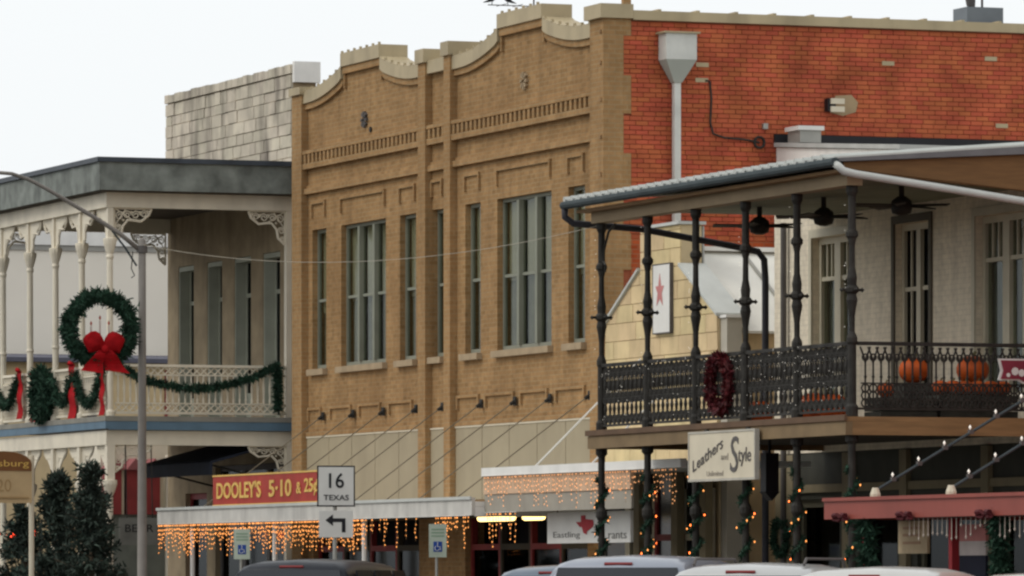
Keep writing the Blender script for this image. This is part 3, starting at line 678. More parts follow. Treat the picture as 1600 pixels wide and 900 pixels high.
# white block standing behind the limestone shop
wb = thing('white_block', 'white walled flat roofed block against the red brick wall', 'building', (45, 88.3, PAV))
MB().prism([(86.2, PAV), (91.14, PAV), (91.14, 8.52), (86.2, 8.16)], 38.65, 52, 0).build('wall', WHITEPAINT, wb)
MB().box(38.62, 52, 91.145, 91.19, 8.60, 8.74).build('flashing', BLACK, wb)
MB().hexa([(38.60, 86.15, 8.165), (52, 86.15, 8.165), (52, 91.13, 8.53), (38.60, 91.13, 8.53)], [(38.60, 86.15, 8.24), (52, 86.15, 8.24), (52, 91.13, 8.60), (38.60, 91.13, 8.60)]).build('roof', ROOFMEMB, wb)
ac = thing('roof_unit', 'small white louvred unit on the roof of the white block', 'roof unit', (38.95, 90.6, 8.57))
MB().box(38.75, 39.12, 90.4, 90.9, 8.56, 8.76).build('casing', GALV, ac); MB().box(38.71, 39.16, 90.36, 90.94, 8.761, 8.83).build('lid', SIGNWHITE, ac)

# ================================================================== white brick building with the iron gallery
WX = 36.2; Y0, Y1 = 73.4, 85.44
wbk = thing('white_brick_building', 'white painted brick building behind the black iron gallery', 'building', (42, 79.5, PAV))
ops = [(82.53, 83.97, 4.0, 6.62, 'w'), (79.72, 80.93, 3.66, 6.66, 'd'), (76.55, 78.15, 4.0, 6.62, 'w'), (73.75, 75.0, 3.66, 6.62, 'd')]
low = [(83.0, 84.6, .7, 2.7), (80.9, 82.3, PAV, 2.7), (78.1, 80.2, .7, 2.7), (75.9, 77.4, PAV, 2.7)]
MB().wall(0, WX, WX + .3, Y0, Y1, 3.40, 7.42, [o[:4] for o in ops]).build('wall', WHITEBRICK, wbk)
MB().wall(0, WX + .02, WX + .3, Y0, Y1, PAV, 3.399, low).build('shop_front', mat('shaded_olive_paint', (0.045, .044, .033), var=.2), wbk)  # olive front, its colour darkened for the shade under the gallery
OLIVE = mat('olive_pier', (0.22, .18, .11))
for y in (85.15, 84.72, 82.62, 80.55, 77.75, 75.6): MB().box(WX - .06, WX + .018, y - .12, y + .12, PAV, 3.38).build('pier', OLIVE, wbk)
MB().box(WX - .03, WX + .018, Y0, Y1, 2.80, 2.92).build('shop_cornice', OLIVE, wbk)
MB().box(WX + .301, 50, Y1 - .3, Y1, PAV, 7.42).build('side_wall', WHITEBRICK, wbk)
MB().box(WX + .301, 50, Y0, Y0 + .3, PAV, 7.42).build('side_wall', WHITEBRICK, wbk)
MB().box(WX, 50, Y0, Y1, 7.421, 7.52).build('roof', ROOFMEMB, wbk)
MB().box(38.0, 38.1, Y0 + .31, Y1 - .31, PAV, 7.41).build('inner_wall', DARKIN, wbk)
MB().box(WX + .31, 37.9, Y0 + .31, Y1 - .31, 3.40, 3.50).build('upper_floor', DARKIN, wbk)
for a, b, z0, z1, kd in ops:
    x0 = WX + .10; w = MB(); fw = .09
    w.box(x0, x0 + .10, a + .002, a + fw, z0 + .002, z1 - .002); w.box(x0, x0 + .10, b - fw, b - .002, z0 + .002, z1 - .002)
    w.box(x0, x0 + .10, a + fw, b - fw, z1 - .10, z1 - .002); w.box(x0, x0 + .10, a + fw, b - fw, z0 + .002, z0 + .12)
    m = (a + b) / 2; w.box(x0 - .01, x0 + .10, m - .11 if kd == 'w' else m - .07, m + .11 if kd == 'w' else m + .07, z0 + .121, z1 - .101)
    zt = z1 - (.62 if kd == 'w' else .95)
    for s in (0, 1):
        p0, p1 = (a + fw, m - .111) if s == 0 else (m + .111, b - fw)
        w.box(x0 + .01, x0 + .09, p0, p1, zt - .03, zt + .03)
        for q in (1, 2) if kd == 'w' else (1,):
            yq = p0 + (p1 - p0) * q / (3 if kd == 'w' else 2); w.box(x0 + .02, x0 + .08, yq - .018, yq + .018, zt + .031, z1 - .101)
        if kd == 'd':
            yq = (p0 + p1) / 2; w.box(x0 + .02, x0 + .08, yq - .016, yq + .016, z0 + .121, zt - .031)
    wo = w.build('window' if kd == 'w' else 'french_door', CREAMFRAME, wbk)
    MB().box(x0 + .05, x0 + .055, a + fw, b - fw, z0 + .12, z1 - .10).build('pane', GLASS if kd == 'w' else DARKGLASS, wo)
    tr = MB(); tr.box(WX - .03, WX - .002, a - .10, a - .002, z0, z1 + .12); tr.box(WX - .03, WX - .002, b + .002, b + .10, z0, z1 + .12); tr.box(WX - .03, WX - .002, a - .001, b + .001, z1 + .002, z1 + .12)
    tr.build('casing', mat('brown_casing', (0.10, .085, .06), var=.15) if kd == 'd' else CREAMFRAME, wbk)
    if kd == 'w': MB().box(WX + .24, WX + .25, a + .06, b - .06, z0 + .05, z1 - .05).build('curtain', mat('window_drape', (0.16, .17, .15), var=.15), wo)
for i, (a, b, z0, z1) in enumerate(low):
    w = MB(); x0 = WX + .08
    w.box(x0, x0 + .1, a + .002, a + .10, z0 + .002, z1 - .002); w.box(x0, x0 + .1, b - .10, b - .002, z0 + .002, z1 - .002); w.box(x0, x0 + .1, a + .10, b - .10, z1 - .12, z1 - .002)
    w.box(x0, x0 + .1, a + .10, b - .10, z0 + .002, z0 + .1)
    wo = w.build('shop_window' if z0 > .5 else 'shop_door', mat('dark_olive_trim', (0.10, .09, .06)), wbk)
    MB().box(x0 + .05, x0 + .055, a + .10, b - .10, z0 + .1, z1 - .12).build('pane', DARKGLASS, wo)
MB().tube([(WX - .08, 84.9, .3), (WX - .08, 84.9, 6.9)], .05, 8).build('downpipe', GREYINK, wbk)

GX = 32.6
ig = thing('iron_gallery', 'two-storey black cast iron gallery with brown deck fascia and corrugated roof', 'gallery', (GX, 79, PAV))
GY0, GY1 = 74.3, 83.47
posts = [83.47, 81.64, 79.80, 77.97, 76.16, 74.30]
up_prof = [(.085, 3.67), (.085, 3.80), (.060, 3.84), (.060, 4.62), (.075, 4.66), (.075, 4.72), (.040, 4.80), (.042, 5.0), (.055, 5.10), (.078, 5.22), (.060, 5.30), (.095, 5.33), (.095, 5.38), (.062, 5.42), (.070, 5.52), (.044, 5.66), (.040, 5.95), (.060, 6.04), (.085, 6.07), (.085, 6.12), (.055, 6.16), (.052, 6.60), (.08, 6.66), (.08, 6.74)]
up = None
for y in posts:
    m_ = MB().lathe(up_prof, (0, 0), 10)
    for d in (X_, Y_):
        m_.tube([(-d.x * .15, -d.y * .15, 5.355), (d.x * .15, d.y * .15, 5.355)], .022, 6)
        for s in (-1, 1): m_.octa((s * d.x * .15, s * d.y * .15, 5.355), .035)
    up = again(up, ig, (GX, y, 0)) if up else piece('upper_post', m_, IRON, ig, (GX, y, 0))
low_prof = [(.10, PAV), (.10, .5), (.055, .56), (.050, 2.35), (.085, 2.42), (.085, 2.50), (.052, 2.56), (.052, 3.30), (.09, 3.34), (.09, 3.415)]
lp = None
for y in posts:
    m_ = MB().lathe(low_prof, (0, 0), 10)
    lp = again(lp, ig, (GX, y, 0)) if lp else piece('lower_post', m_, IRON, ig, (GX, y, 0))
# deck and fascia
MB().box(GX - .15, WX - .01, GY0 - .15, GY1 + .15, 3.60, 3.665).build('deck', BROWN, ig)
MB().box(GX - .16, GX - .06, GY0 - .16, GY1 + .16, 3.42, 3.598).build('deck_fascia', mat('deck_fascia_brown', (0.20, .135, .07), var=.15), ig)
MB().box(GX - .059, WX - .01, GY0 - .16, GY0 - .06, 3.42, 3.598).build('deck_fascia', BROWN, ig)
MB().box(GX - .059, WX - .01, GY1 + .06, GY1 + .16, 3.42, 3.598).build('deck_fascia', BROWN, ig)
MB().box(GX - .19, GX - .151, GY0 - .19, GY1 + .19, 3.61, 3.69).build('deck_nosing', mat('dark_nosing', (0.12, .07, .04)), ig)
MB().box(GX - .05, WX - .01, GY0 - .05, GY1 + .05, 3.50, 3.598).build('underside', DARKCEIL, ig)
# cast iron railing
def rail_y(y0, y1, x):
    MB().box(x - .03, x + .03, y0, y1, 4.62, 4.67).build('hand_rail', IRON, ig); MB().box(x - .02, x + .02, y0, y1, 3.74, 3.775).build('bottom_rail', IRON, ig)
    MB().box(x - .008, x + .008, y0, y1, 4.437, 4.449).build('mid_rail', IRON, ig)
for a, b in zip(posts[1:], posts[:-1]): rail_y(a + .062, b - .062, GX)
bal = MB(); bal.tube([(0, 0, 3.776), (0, 0, 4.619)], .011, 5)
def ring_y(mb, zc, r, t=.010, n=10, sx=1.0): mb.tube([(0, r * math.cos(k * 2 * math.pi / n), zc + r * sx * math.sin(k * 2 * math.pi / n)) for k in range(n + 1)], t, 5, False)
for zc, r in ((4.53, .078), (4.155, .082), (3.85, .068)):
    ring_y(bal, zc, r, .015, 12); ring_y(bal, zc, r * .5, .013, 8); bal.tube([(0, -r * 1.1, zc), (0, r * 1.1, zc)], .012, 5)
    bal.tube([(0, -r * .7, zc - r * .7), (0, r * .7, zc + r * .7)], .009, 4); bal.tube([(0, r * .7, zc - r * .7), (0, -r * .7, zc + r * .7)], .009, 4)
bal.tube([(0, 0, 4.24), (0, 0, 4.34), (0, 0, 4.44)], [.014, .028, .014], 6); bal.tube([(0, 0, 3.92), (0, 0, 4.0), (0, 0, 4.07)], [.014, .028, .014], 6)
for d_ in (-.084, .084): bal.tube([(0, d_, 4.45), (0, d_ * .8, 4.34), (0, d_, 4.22)], .010, 4)
bsr = None
n = int((GY1 - GY0) / .172)
for k in range(n + 1):
    y = GY0 + (GY1 - GY0) * k / n
    if min(abs(y - p) for p in posts) < .05: continue
    bsr = again(bsr, ig, (GX, y, 0)) if bsr else piece('iron_baluster', bal, IRON, ig, (GX, y, 0))
MB().box(GX + .08, WX - .02, GY0 - .025, GY0 + .025, 4.62, 4.67).build('hand_rail', IRON, ig); MB().box(GX + .08, WX - .02, GY0 - .015, GY0 + .015, 3.76, 3.79).build('bottom_rail', IRON, ig)
b2 = MB(); b2.tube([(0, 0, 3.791), (0, 0, 4.38), (.02, 0, 4.47), (.075, 0, 4.60)], .014, 5); b2.tube([(0, 0, 4.38), (-.02, 0, 4.47), (-.075, 0, 4.60)], .014, 5)
b2.tube([(.045 * math.cos(k * .7), 0, 4.46 + .045 * math.sin(k * .7)) for k in range(10)], .012, 5, False); b2.octa((0, 0, 4.20), .025, .05)
for zc in (3.85, 3.95, 4.05): b2.tube([(.055 * math.cos(k * .785), 0, zc + .055 * math.sin(k * .785)) for k in range(9)], .013, 5, False)
b2.tube([(-.066, 0, 4.115), (.066, 0, 4.115)], .010, 5)
bs2 = None
for k in range(1, 33):
    x = GX + .08 + k * .115
    if x > WX - .06: break
    bs2 = again(bs2, ig, (x, GY0, 0)) if bs2 else piece('side_baluster', b2, IRON, ig, (x, GY0, 0))
# roof: beam, ceiling, gutter, ribbed sheet, end panel
MB().box(GX - .12, GX + .10, GY0 - .12, GY1 + .12, 6.742, 6.955).build('beam', BEAMTAN, ig)
MB().box(GX - .30, GX - .121, GY0 - .3, GY1 + .26, 6.90, 6.945).build('eave_board', BROWN, ig)
MB().box(GX + .101, WX - .01, GY0 + .10, GY1 + .12, 6.93, 6.97).build('ceiling', CEIL, ig)
MB().hexa([(32.16, 73.86, 7.07), (32.16, 83.86, 7.07), (WX, 83.86, 7.40), (WX, 73.86, 7.40)][::-1], [(32.16, 73.86, 7.095), (32.16, 83.86, 7.095), (WX, 83.86, 7.425), (WX, 73.86, 7.425)][::-1]).build('roof_sheet', PALEMETAL, ig)
rbm = None
for k in range(1, 34):
    y = 73.95 + k * .298
    m_ = MB().tube([(32.13, 0, 7.10), (WX - .02, 0, 7.435)], .048, 6)
    rbm = again(rbm, ig, (0, y, 0)) if rbm else piece('roof_rib', m_, PALEMETAL, ig, (0, y, 0))
gt = MB(); gt.tube([(32.16, 73.84, 7.02), (32.16, 83.90, 7.02)], .062, 10); gt.build('gutter', GUTTER, ig)
MB().prism([(GX - .28, 6.95), (WX, 6.60), (WX, 7.27), (GX - .28, 7.03)], GY0 - .36, GY0 - .33, 1).build('end_panel', mat('orange_brown_board', (0.17, .085, .032), var=.15, stretch=(1, 1, 10)), ig)
MB().hexa([(GX - .28, GY0 - .329, 6.93), (WX, GY0 - .329, 6.60), (WX, GY0 - .13, 6.72), (GX - .28, GY0 - .13, 6.93)], [(GX - .28, GY0 - .329, 6.95), (WX, GY0 - .329, 6.62), (WX, GY0 - .13, 6.74), (GX - .28, GY0 - .13, 6.95)]).build('end_soffit', BROWN, ig)
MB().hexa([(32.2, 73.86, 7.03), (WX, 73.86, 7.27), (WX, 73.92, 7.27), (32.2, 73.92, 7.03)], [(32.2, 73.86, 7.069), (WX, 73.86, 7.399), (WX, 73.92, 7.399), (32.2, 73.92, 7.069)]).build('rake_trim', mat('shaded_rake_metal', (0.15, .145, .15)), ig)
MB().tube([(32.17, 73.88, 7.0), (32.20, 73.82, 6.96), (32.26, 73.80, 6.90), (32.42, 73.80, 6.865), (34.0, 73.80, 6.67), (35.4, 73.80, 6.49), (WX - .05, 73.80, 6.40)], .052, 10).build('downspout', PALEMETAL, ig, True)
MB().tube([(32.17, 83.86, 6.99), (32.18, 83.88, 6.85), (32.32, 83.90, 6.76), (33.4, 83.90, 6.70), (34.9, 83.90, 6.47), (35.28, 83.90, 6.40), (35.38, 83.90, 6.28), (35.40, 83.90, 6.0), (35.40, 83.90, .2)], .052, 10).build('downspout', mat('dark_pipe', (0.05, .05, .06)), ig, True)
brk = MB()                                        # slender curved brackets at the end post
brk.tube([(0, .04, 6.0), (0, .10, 6.35), (0, .28, 6.60), (0, .55, 6.70)], .02, 5); brk.tube([(0, .05, 6.2), (0, .16, 6.12), (0, .14, 6.02)], .018, 5)
for y in posts[1:2]: pass
bb = piece('bracket', brk, IRON, ig, (GX, GY1 - .62 + .0, 0))
bb.rotation_euler = (0, 0, math.pi); bb.location.y += .62
def ceiling_fan(x, y, a0, label):
    t = thing('ceiling_fan', label, 'ceiling fan', (x, y, 6.5), 'ceiling fans in the gallery')
    MB().lathe([(.04, 6.78), (.04, 6.926)], (x, y), 8).build('rod', IRON, t)
    MB().lathe([(.05, 6.52), (.13, 6.55), (.15, 6.62), (.14, 6.72), (.06, 6.78)], (x, y), 12).build('motor', IRON, t, True)
    for k in range(5):
        q = a0 + k * 2 * math.pi / 5; c_, s_ = math.cos(q), math.sin(q)
        def P(r, w, z): return (x + r * c_ - w * s_, y + r * s_ + w * c_, z)
        MB().hexa([P(.14, -.05, 6.63), P(.68, -.08, 6.63), P(.68, .08, 6.66), P(.14, .05, 6.66)], [P(.14, -.05, 6.645), P(.68, -.08, 6.645), P(.68, .08, 6.675), P(.14, .05, 6.675)]).build('blade', IRON, t)
ceiling_fan(34.4, 81.75, .3, 'dark ceiling fan in the gallery next to the dark downspout')
ceiling_fan(34.4, 79.4, .1, 'dark ceiling fan in the gallery before the paired window')
ceiling_fan(34.4, 76.7, .5, 'dark ceiling fan in the gallery before the french door')
# pumpkins on crates
def pumpkin(x, y, z, r, label, g):
    mb = MB(); n, m_ = 32, 9; o = 0; vs_ = []; fs_ = []
    for j in range(m_ + 1):
        th = math.pi * j / m_
        for k in range(n):
            ph = 2 * math.pi * k / n; rr = r * math.sin(th) ** .8 * (1 - .09 * abs(math.cos(ph * 5)) ** 6 * 1.4)
            vs_.append((x + rr * math.cos(ph), y + rr * math.sin(ph), z + r * .86 - r * .86 * math.cos(math.pi - th) * (1 if j not in (0, m_) else .86)))
    for j in range(m_):
        for k in range(n): fs_.append((j * n + k, j * n + (k + 1) % n, (j + 1) * n + (k + 1) % n, (j + 1) * n + k))
    mb.add(vs_, fs_); o_ = mb.build('pumpkin', PUMPKIN, None, True)
    MB().tube([(x, y, z + r * 1.45), (x + .01, y, z + r * 1.75), (x + .05 * r / .25, y, z + r * 1.98)], [r * .13, r * .09, r * .11], 6).build('stem', STEM, o_)
    return tag(o_, label, 'pumpkin', g)
CR = mat('dark_crate_wood', (0.055, .055, .045), var=.3, scale=4)
def crate(x0, x1, y0, y1, h, label):
    t = thing('crate', label, 'crate', ((x0 + x1) / 2, (y0 + y1) / 2, 3.666))
    for k in range(3):
        z0 = 3.667 + h * k / 3 + .005; z1 = 3.667 + h * (k + 1) / 3 - .005
        MB().box(x0, x1, y0, y0 + .018, z0, z1).build('slat', CR, t); MB().box(x0, x1, y1 - .018, y1, z0, z1).build('slat', CR, t)
        MB().box(x0, x0 + .018, y0 + .019, y1 - .019, z0, z1).build('slat', CR, t); MB().box(x1 - .018, x1, y0 + .019, y1 - .019, z0, z1).build('slat', CR, t)
    MB().box(x0 + .02, x1 - .02, y0 + .02, y1 - .02, 3.67 + h - .03, 3.667 + h).build('lid', CR, t)
crate(33.22, 34.05, 74.75, 75.3, .28, 'low dark slatted crate beside the iron corner post')
crate(33.85, 34.4, 75.40, 75.95, .50, 'dark slatted crate carrying one large pumpkin beside the row of pumpkins')
crate(34.10, 35.25, 74.75, 75.25, .32, 'long dark slatted crate carrying the row of pumpkins')
crate(34.65, 35.35, 75.40, 75.95, .50, 'dark slatted crate carrying the tallest pumpkin near the maroon sign')
pumpkin(34.12, 75.67, 4.167, .205, 'large round orange pumpkin on the crate near the french door', 'pumpkins on the gallery')
pumpkin(35.00, 75.67, 4.167, .225, 'tallest orange pumpkin on a crate beside the maroon sign', 'pumpkins on the gallery')
for k in range(6): pumpkin(34.21 + .187 * k, 75.0, 3.987, .118, 'small orange pumpkin in the row on the long crate', 'row of small pumpkins')
pumpkin(33.38, 74.95, 3.947, .12, 'small orange pumpkin alone on the low crate', 'pumpkins on the gallery')
pumpkin(33.20, 78.9, 3.667, .20, 'orange pumpkin on the deck behind the red oval wreath', 'pumpkins behind the railing')
pumpkin(33.3, 77.2, 3.667, .24, 'orange pumpkin behind the iron railing above the word Style', 'pumpkins behind the railing')
pumpkin(33.3, 76.55, 3.667, .22, 'smaller orange pumpkin behind the iron railing toward the corner post', 'pumpkins behind the railing')
# red oval wreath on the iron railing
rw = thing('railing_wreath', 'dark red berry wreath tied to the black iron railing', 'wreath', (32.5, 78.73, 3.8))
ringp = [(32.52, 78.73 + .34 * math.cos(t * 2 * math.pi / 24), 4.24 + .36 * math.sin(t * 2 * math.pi / 24)) for t in range(25)]
stuff(needles(MB(), ringp, .07, 1500, .07, .02).build('berries', REDBERRY, rw)); MB().tube(ringp, .05, 6).build('ring', REDBERRY, rw)
# shop sign hung from the deck
ls = thing('hanging_sign', 'white hand lettered sign hanging from the brown gallery deck', 'sign', (32.3, 78.2, 2.9))
MB().box(32.34, 32.40, 77.03, 79.40, 2.905, 3.54).build('board', SIGNCREAM, ls)
for a, b, c_, d in ((77.0, 79.43, 2.87, 2.904), (77.0, 79.43, 3.541, 3.57), (77.0, 77.029, 2.905, 3.54), (79.401, 79.43, 2.905, 3.54)):
    MB().box(32.33, 32.40, a, b, c_, d).build('frame', mat('sign_frame', (0.45, .42, .36)), ls)
MB().box(32.401, 32.43, 77.4, 77.5, 3.45, 3.60).build('hanger', IRON, ls); MB().box(32.401, 32.43, 78.9, 79.0, 3.45, 3.60).build('hanger', IRON, ls)
dU = Vector((0, -1, .30)).normalized(); dV = Vector((0, .15, 1)).normalized()
text_mb('Leathers', (32.338, 79.26, 3.0), dU, Z_, 1.15, .16, .008).build('lettering', GREYINK, ls)
text_mb('and', (32.338, 78.22, 3.16), NY, Z_, .25, .09, .006).build('lettering', mat('faded_ink', (0.33, .29, .24)), ls)
text_mb('S', (32.338, 77.90, 2.98), NY, Z_, .28, .50, .008, .1).build('lettering', GREYINK, ls)
text_mb('tyle', (32.338, 77.62, 3.06), NY, Z_, .46, .26, .008, .1).build('lettering', GREYINK, ls)
text_mb('Unlimited', (32.338, 78.75, 2.94), NY, Z_, .60, .07, .005).build('lettering', mat('faded_ink', (0.33, .29, .24)), ls)
# maroon bracket sign by the side railing
ms = thing('bracket_sign', 'maroon shaped sign with white border fixed to the side railing', 'sign', (35.2, 74.1, 4.1))
o_ = [(34.66, 4.46), (34.70, 4.30), (34.66, 4.17), (34.95, 4.17), (35.02, 4.13), (35.9, 4.13), (35.9, 4.46)]
MB().prism(o_, 74.12, 74.15, 1).build('board', SIGNWHITE, ms)
MB().prism([(35.28 + (x - 35.28) * .94, 4.30 + (z - 4.30) * .86) for x, z in o_], 74.10, 74.119, 1).build('face', mat('sign_maroon', (0.22, .03, .05)), ms)
mb = MB()
for x, z, r in ((34.80, 4.24, .03), (34.90, 4.29, .055), (35.0, 4.27, .05), (35.14, 4.30, .06), (35.3, 4.26, .05)): mb.prism([(x + r * math.cos(k * .785), z + r * math.sin(k * .785)) for k in range(8)], 74.095, 74.099, 1)
mb.build('lettering', SIGNWHITE, ms); MB().box(35.3, 35.36, 74.151, 74.273, 4.2, 4.4).build('bracket', IRON, ms)
# tiny pale lights on rail and posts, greenery on lower posts
tl = thing('string_lights', 'tiny pale string lights on the black iron railing', 'lights', (GX, 79, 4.7))
w_ = MB(); bl = MB()
pts = [(GX - .04, GY0 + .1 + k * .3, 4.66 - .06 * (k % 2)) for k in range(31)]; w_.tube(pts, .004, 4)
for k in range(150): bl.octa((GX - .05, random.uniform(GY0, GY1), random.choice((4.6, 4.5, 4.3, 4.1, 3.9)) + random.uniform(-.08, .06)), .006)
for y in posts:
    for k in range(9): bl.octa((GX - .1, y + random.uniform(-.03, .03), random.uniform(4.7, 6.6)), .007)
w_.build('wire', IRON, tl); stuff(bl.build('bulb', PALEBULB, tl))
names = ['next to the limestone shop', 'beside the red emblem sign', 'below the word Leathers', 'below the word Style', 'beside the small green wreath', 'at the end of the red canopy']
for y, nm in zip(posts, names):
    t = thing('post_garland', 'lit green garland round the iron post ' + nm, 'garland', (GX, y, .5), 'garlands on the iron posts')
    pth = [(GX + .066 * math.cos(k * .8), y + .066 * math.sin(k * .8), .5 + k * .049) for k in range(0, 52)]
    stuff(needles(MB(), pth, .035, 1200, .055, .013).build('greenery', NEEDLE, t)); MB().tube(pth, .022, 5).build('stem', NEEDLE, t)
    bl = MB()
    for k in range(26):
        p = pth[int(random.random() * 51)]; bl.octa((p[0] + (p[0] - GX) * .9, p[1] + (p[1] - y) * .9, p[2]), .0115, .019)
    stuff(bl.build('bulb', WARM, t))
gw_ = thing('door_wreath', 'small green wreath on the olive pier beneath the iron gallery', 'wreath', (WX, 84.94, 1.8))
rp = [(WX - .12, 84.94 + .26 * math.cos(t * math.pi / 10), 2.12 + .26 * math.sin(t * math.pi / 10)) for t in range(21)]
stuff(needles(MB(), rp, .05, 500, .06, .018).build('greenery', NEEDLE, gw_)); MB().tube(rp, .035, 6).build('ring', NEEDLE, gw_)
db = thing('hanging_lantern', 'black hanging lantern beneath the iron gallery', 'lantern', (33.8, 80, 2.7))
MB().box(33.72, 33.92, 79.9, 80.1, 2.75, 3.30).build('body', BLACK, db); MB().tube([(33.82, 80, 3.301), (33.82, 80, 3.499)], .02, 6).build('hanger', BLACK, db); MB().prism([(33.7, 2.749), (33.94, 2.749), (33.82, 2.62)], 79.9, 80.1, 1).build('tip', BLACK, db)

# ================================================================== red canopy at the right and its building
rb_ = thing('corner_shop', 'red brick shop carrying the red metal canopy', 'building', (42, 65, PAV))
MB().box(36.0, 50, 56, 73.2, PAV, 6.0).build('wall', RED_FLAT, rb_); MB().box(35.9, 50.1, 55.9, 73.3, 6.001, 6.15).build('roof', COPING, rb_)
rc = thing('red_canopy', 'low red metal canopy with bulb covered tie rods', 'canopy', (33.5, 66, 2.27))
MB().box(31.2, 31.26, 57, 72.0, 2.27, 2.53).build('fascia', CANOPYRED, rc)
MB().box(31.261, 35.99, 57, 72.0, 2.42, 2.48).build('deck', CANOPYRED, rc)
MB().box(31.261, 35.99, 71.93, 71.99, 2.27, 2.419).build('end_fascia', CANOPYRED, rc)
MB().box(31.17, 31.199, 57, 72.0, 2.50, 2.545).build('drip_edge', CANOPYRED, rc)
for y, s, nm in ((70.6, .565, 'rod nearest the canopy end'), (68.3, .575, 'second rod from the canopy end'), (66.0, .57, 'third rod from the canopy end')):
    p0 = Vector((31.3, y, 2.62)); p1 = Vector((35.99, y, 2.62 + 4.69 * s))
    MB().tube([p0, p1], .02, 6).build('tie_rod', GUTTER, rc)
    MB().lathe([(.07, 2.481), (.07, 2.58), (.04, 2.66)], (31.3, y), 8).build('shoe', SIGNCREAM, rc)
    lt = thing('rod_bulbs', 'row of pale bulbs on the red canopy, ' + nm, 'lights', (31.3, y, 2.7), 'bulbs on the tie rods'); k = .25
    bl = MB(); cl_ = MB()
    while k < 4.4:
        p = p0.lerp(p1, k / 4.69); bl.octa((p.x - .02, y - .02, p.z + .065), .020, .034); cl_.box(p.x - .03, p.x + .03, y - .03, y + .03, p.z - .02, p.z + .035); k += .36
    stuff(bl.build('bulb', PALEBULB, lt)); stuff(cl_.build('socket', GREYINK, lt))
bows = [71.35, 69.35, 67.0]
for y, nm in zip(bows, ('at the open end of the red canopy', 'between the tan and pink signs of the red canopy', 'past the pink sign of the red canopy')):
    b = thing('canopy_bow', 'dark red bow on the fascia ' + nm, 'bow', (31.15, y, 2.25))
    mb = MB()
    for s in (-1, 1): mb.tube([(31.16, y, 2.28), (31.13, y + s * .08, 2.32), (31.13, y + s * .17, 2.31), (31.14, y + s * .19, 2.27), (31.16, y + s * .08, 2.25), (31.16, y, 2.28)], [.015, .032, .042, .035, .025, .015], 6)
    mb.build('loop', mat('dark_red_ribbon', (0.07, .005, .008), var=.2), b); MB().octa((31.14, y, 2.285), .036).build('knot', mat('dark_red_ribbon', (0, 0, 0)), b)
for y in (71.3, 68.65, 66.2):
    pt = MB().box(31.45, 31.55, y - .05, y + .05, PAV, 2.269).build('post', mat('post_red', (0.20, .012, .015), var=.2), rc)
for y, nm in ((70.9, 'beside the open end of the red canopy'), (66.95, 'beside the pink sign')):
    t = thing('canopy_garland', 'dark green garland hanging ' + nm, 'garland', (31.3, y, .6), 'garlands under the red canopy')
    pth = [(31.32, y, 2.26), (31.34, y + .04, 1.9), (31.34, y - .03, 1.4), (31.34, y, .7)]
    stuff(needles(MB(), pth, .11, 1200, .10, .02, .3).build('greenery', NEEDLE, t)); MB().tube(pth, .05, 5).build('stem', NEEDLE, t)
t = thing('canopy_icicles', 'unlit pale icicle strands under the red canopy', 'lights', (31.3, 67, 1.9)); mb = MB(); MB().tube([(31.28, 63, 2.262), (31.28, 69.6, 2.262)], .006, 4).build('wire', GREYINK, t)
for k in range(46):
    y = 63.2 + k * .14; L_ = random.uniform(.08, .26); mb.tube([(31.28, y, 2.26), (31.28, y, 2.26 - L_)], .006, 4); mb.octa((31.28, y, 2.26 - L_), .016, .03)
stuff(mb.build('drop', mat('icicle_plastic', (0.5, .42, .36)), t))
def board_sign(name, label, x, y0, y1, z0, z1, m, zt):
    s = thing(name, label, 'sign', (x, (y0 + y1) / 2, z0))
    MB().box(x, x + .04, y0, y1, z0, z1).build('board', m, s)
    for y in (y0 + .15, y1 - .15): MB().tube([(x + .02, y, z1), (x + .02, y, zt)], .012, 5).build('hanger', IRON, s)
    return s
s_ = board_sign('hanging_sign', 'tan board sign hanging under the red canopy', 32.2, 71.0, 71.9, 1.83, 2.25, mat('tan_sign', (0.60, .46, .28)), 2.418)
for z_ in (1.95, 2.05, 2.14): MB().box(32.194, 32.199, 71.2, 71.75, z_, z_ + .035).build('text_line', mat('tan_sign_ink', (0.45, .27, .16)), s_)
s_ = board_sign('hanging_sign', 'pink and white board sign hanging under the red canopy', 32.2, 69.23, 70.15, 1.98, 2.19, mat('pink_sign', (0.55, .22, .20)), 2.418)
MB().box(32.2, 32.24, 69.23, 70.15, 1.80, 1.979).build('lower_board', mat('pale_sign', (0.55, .48, .45)), s_)
MB().box(32.2, 32.24, 69.23, 70.15, 1.3, 1.799).build('navy_panel', mat('navy_sign', (0.012, .013, .03)), s_)

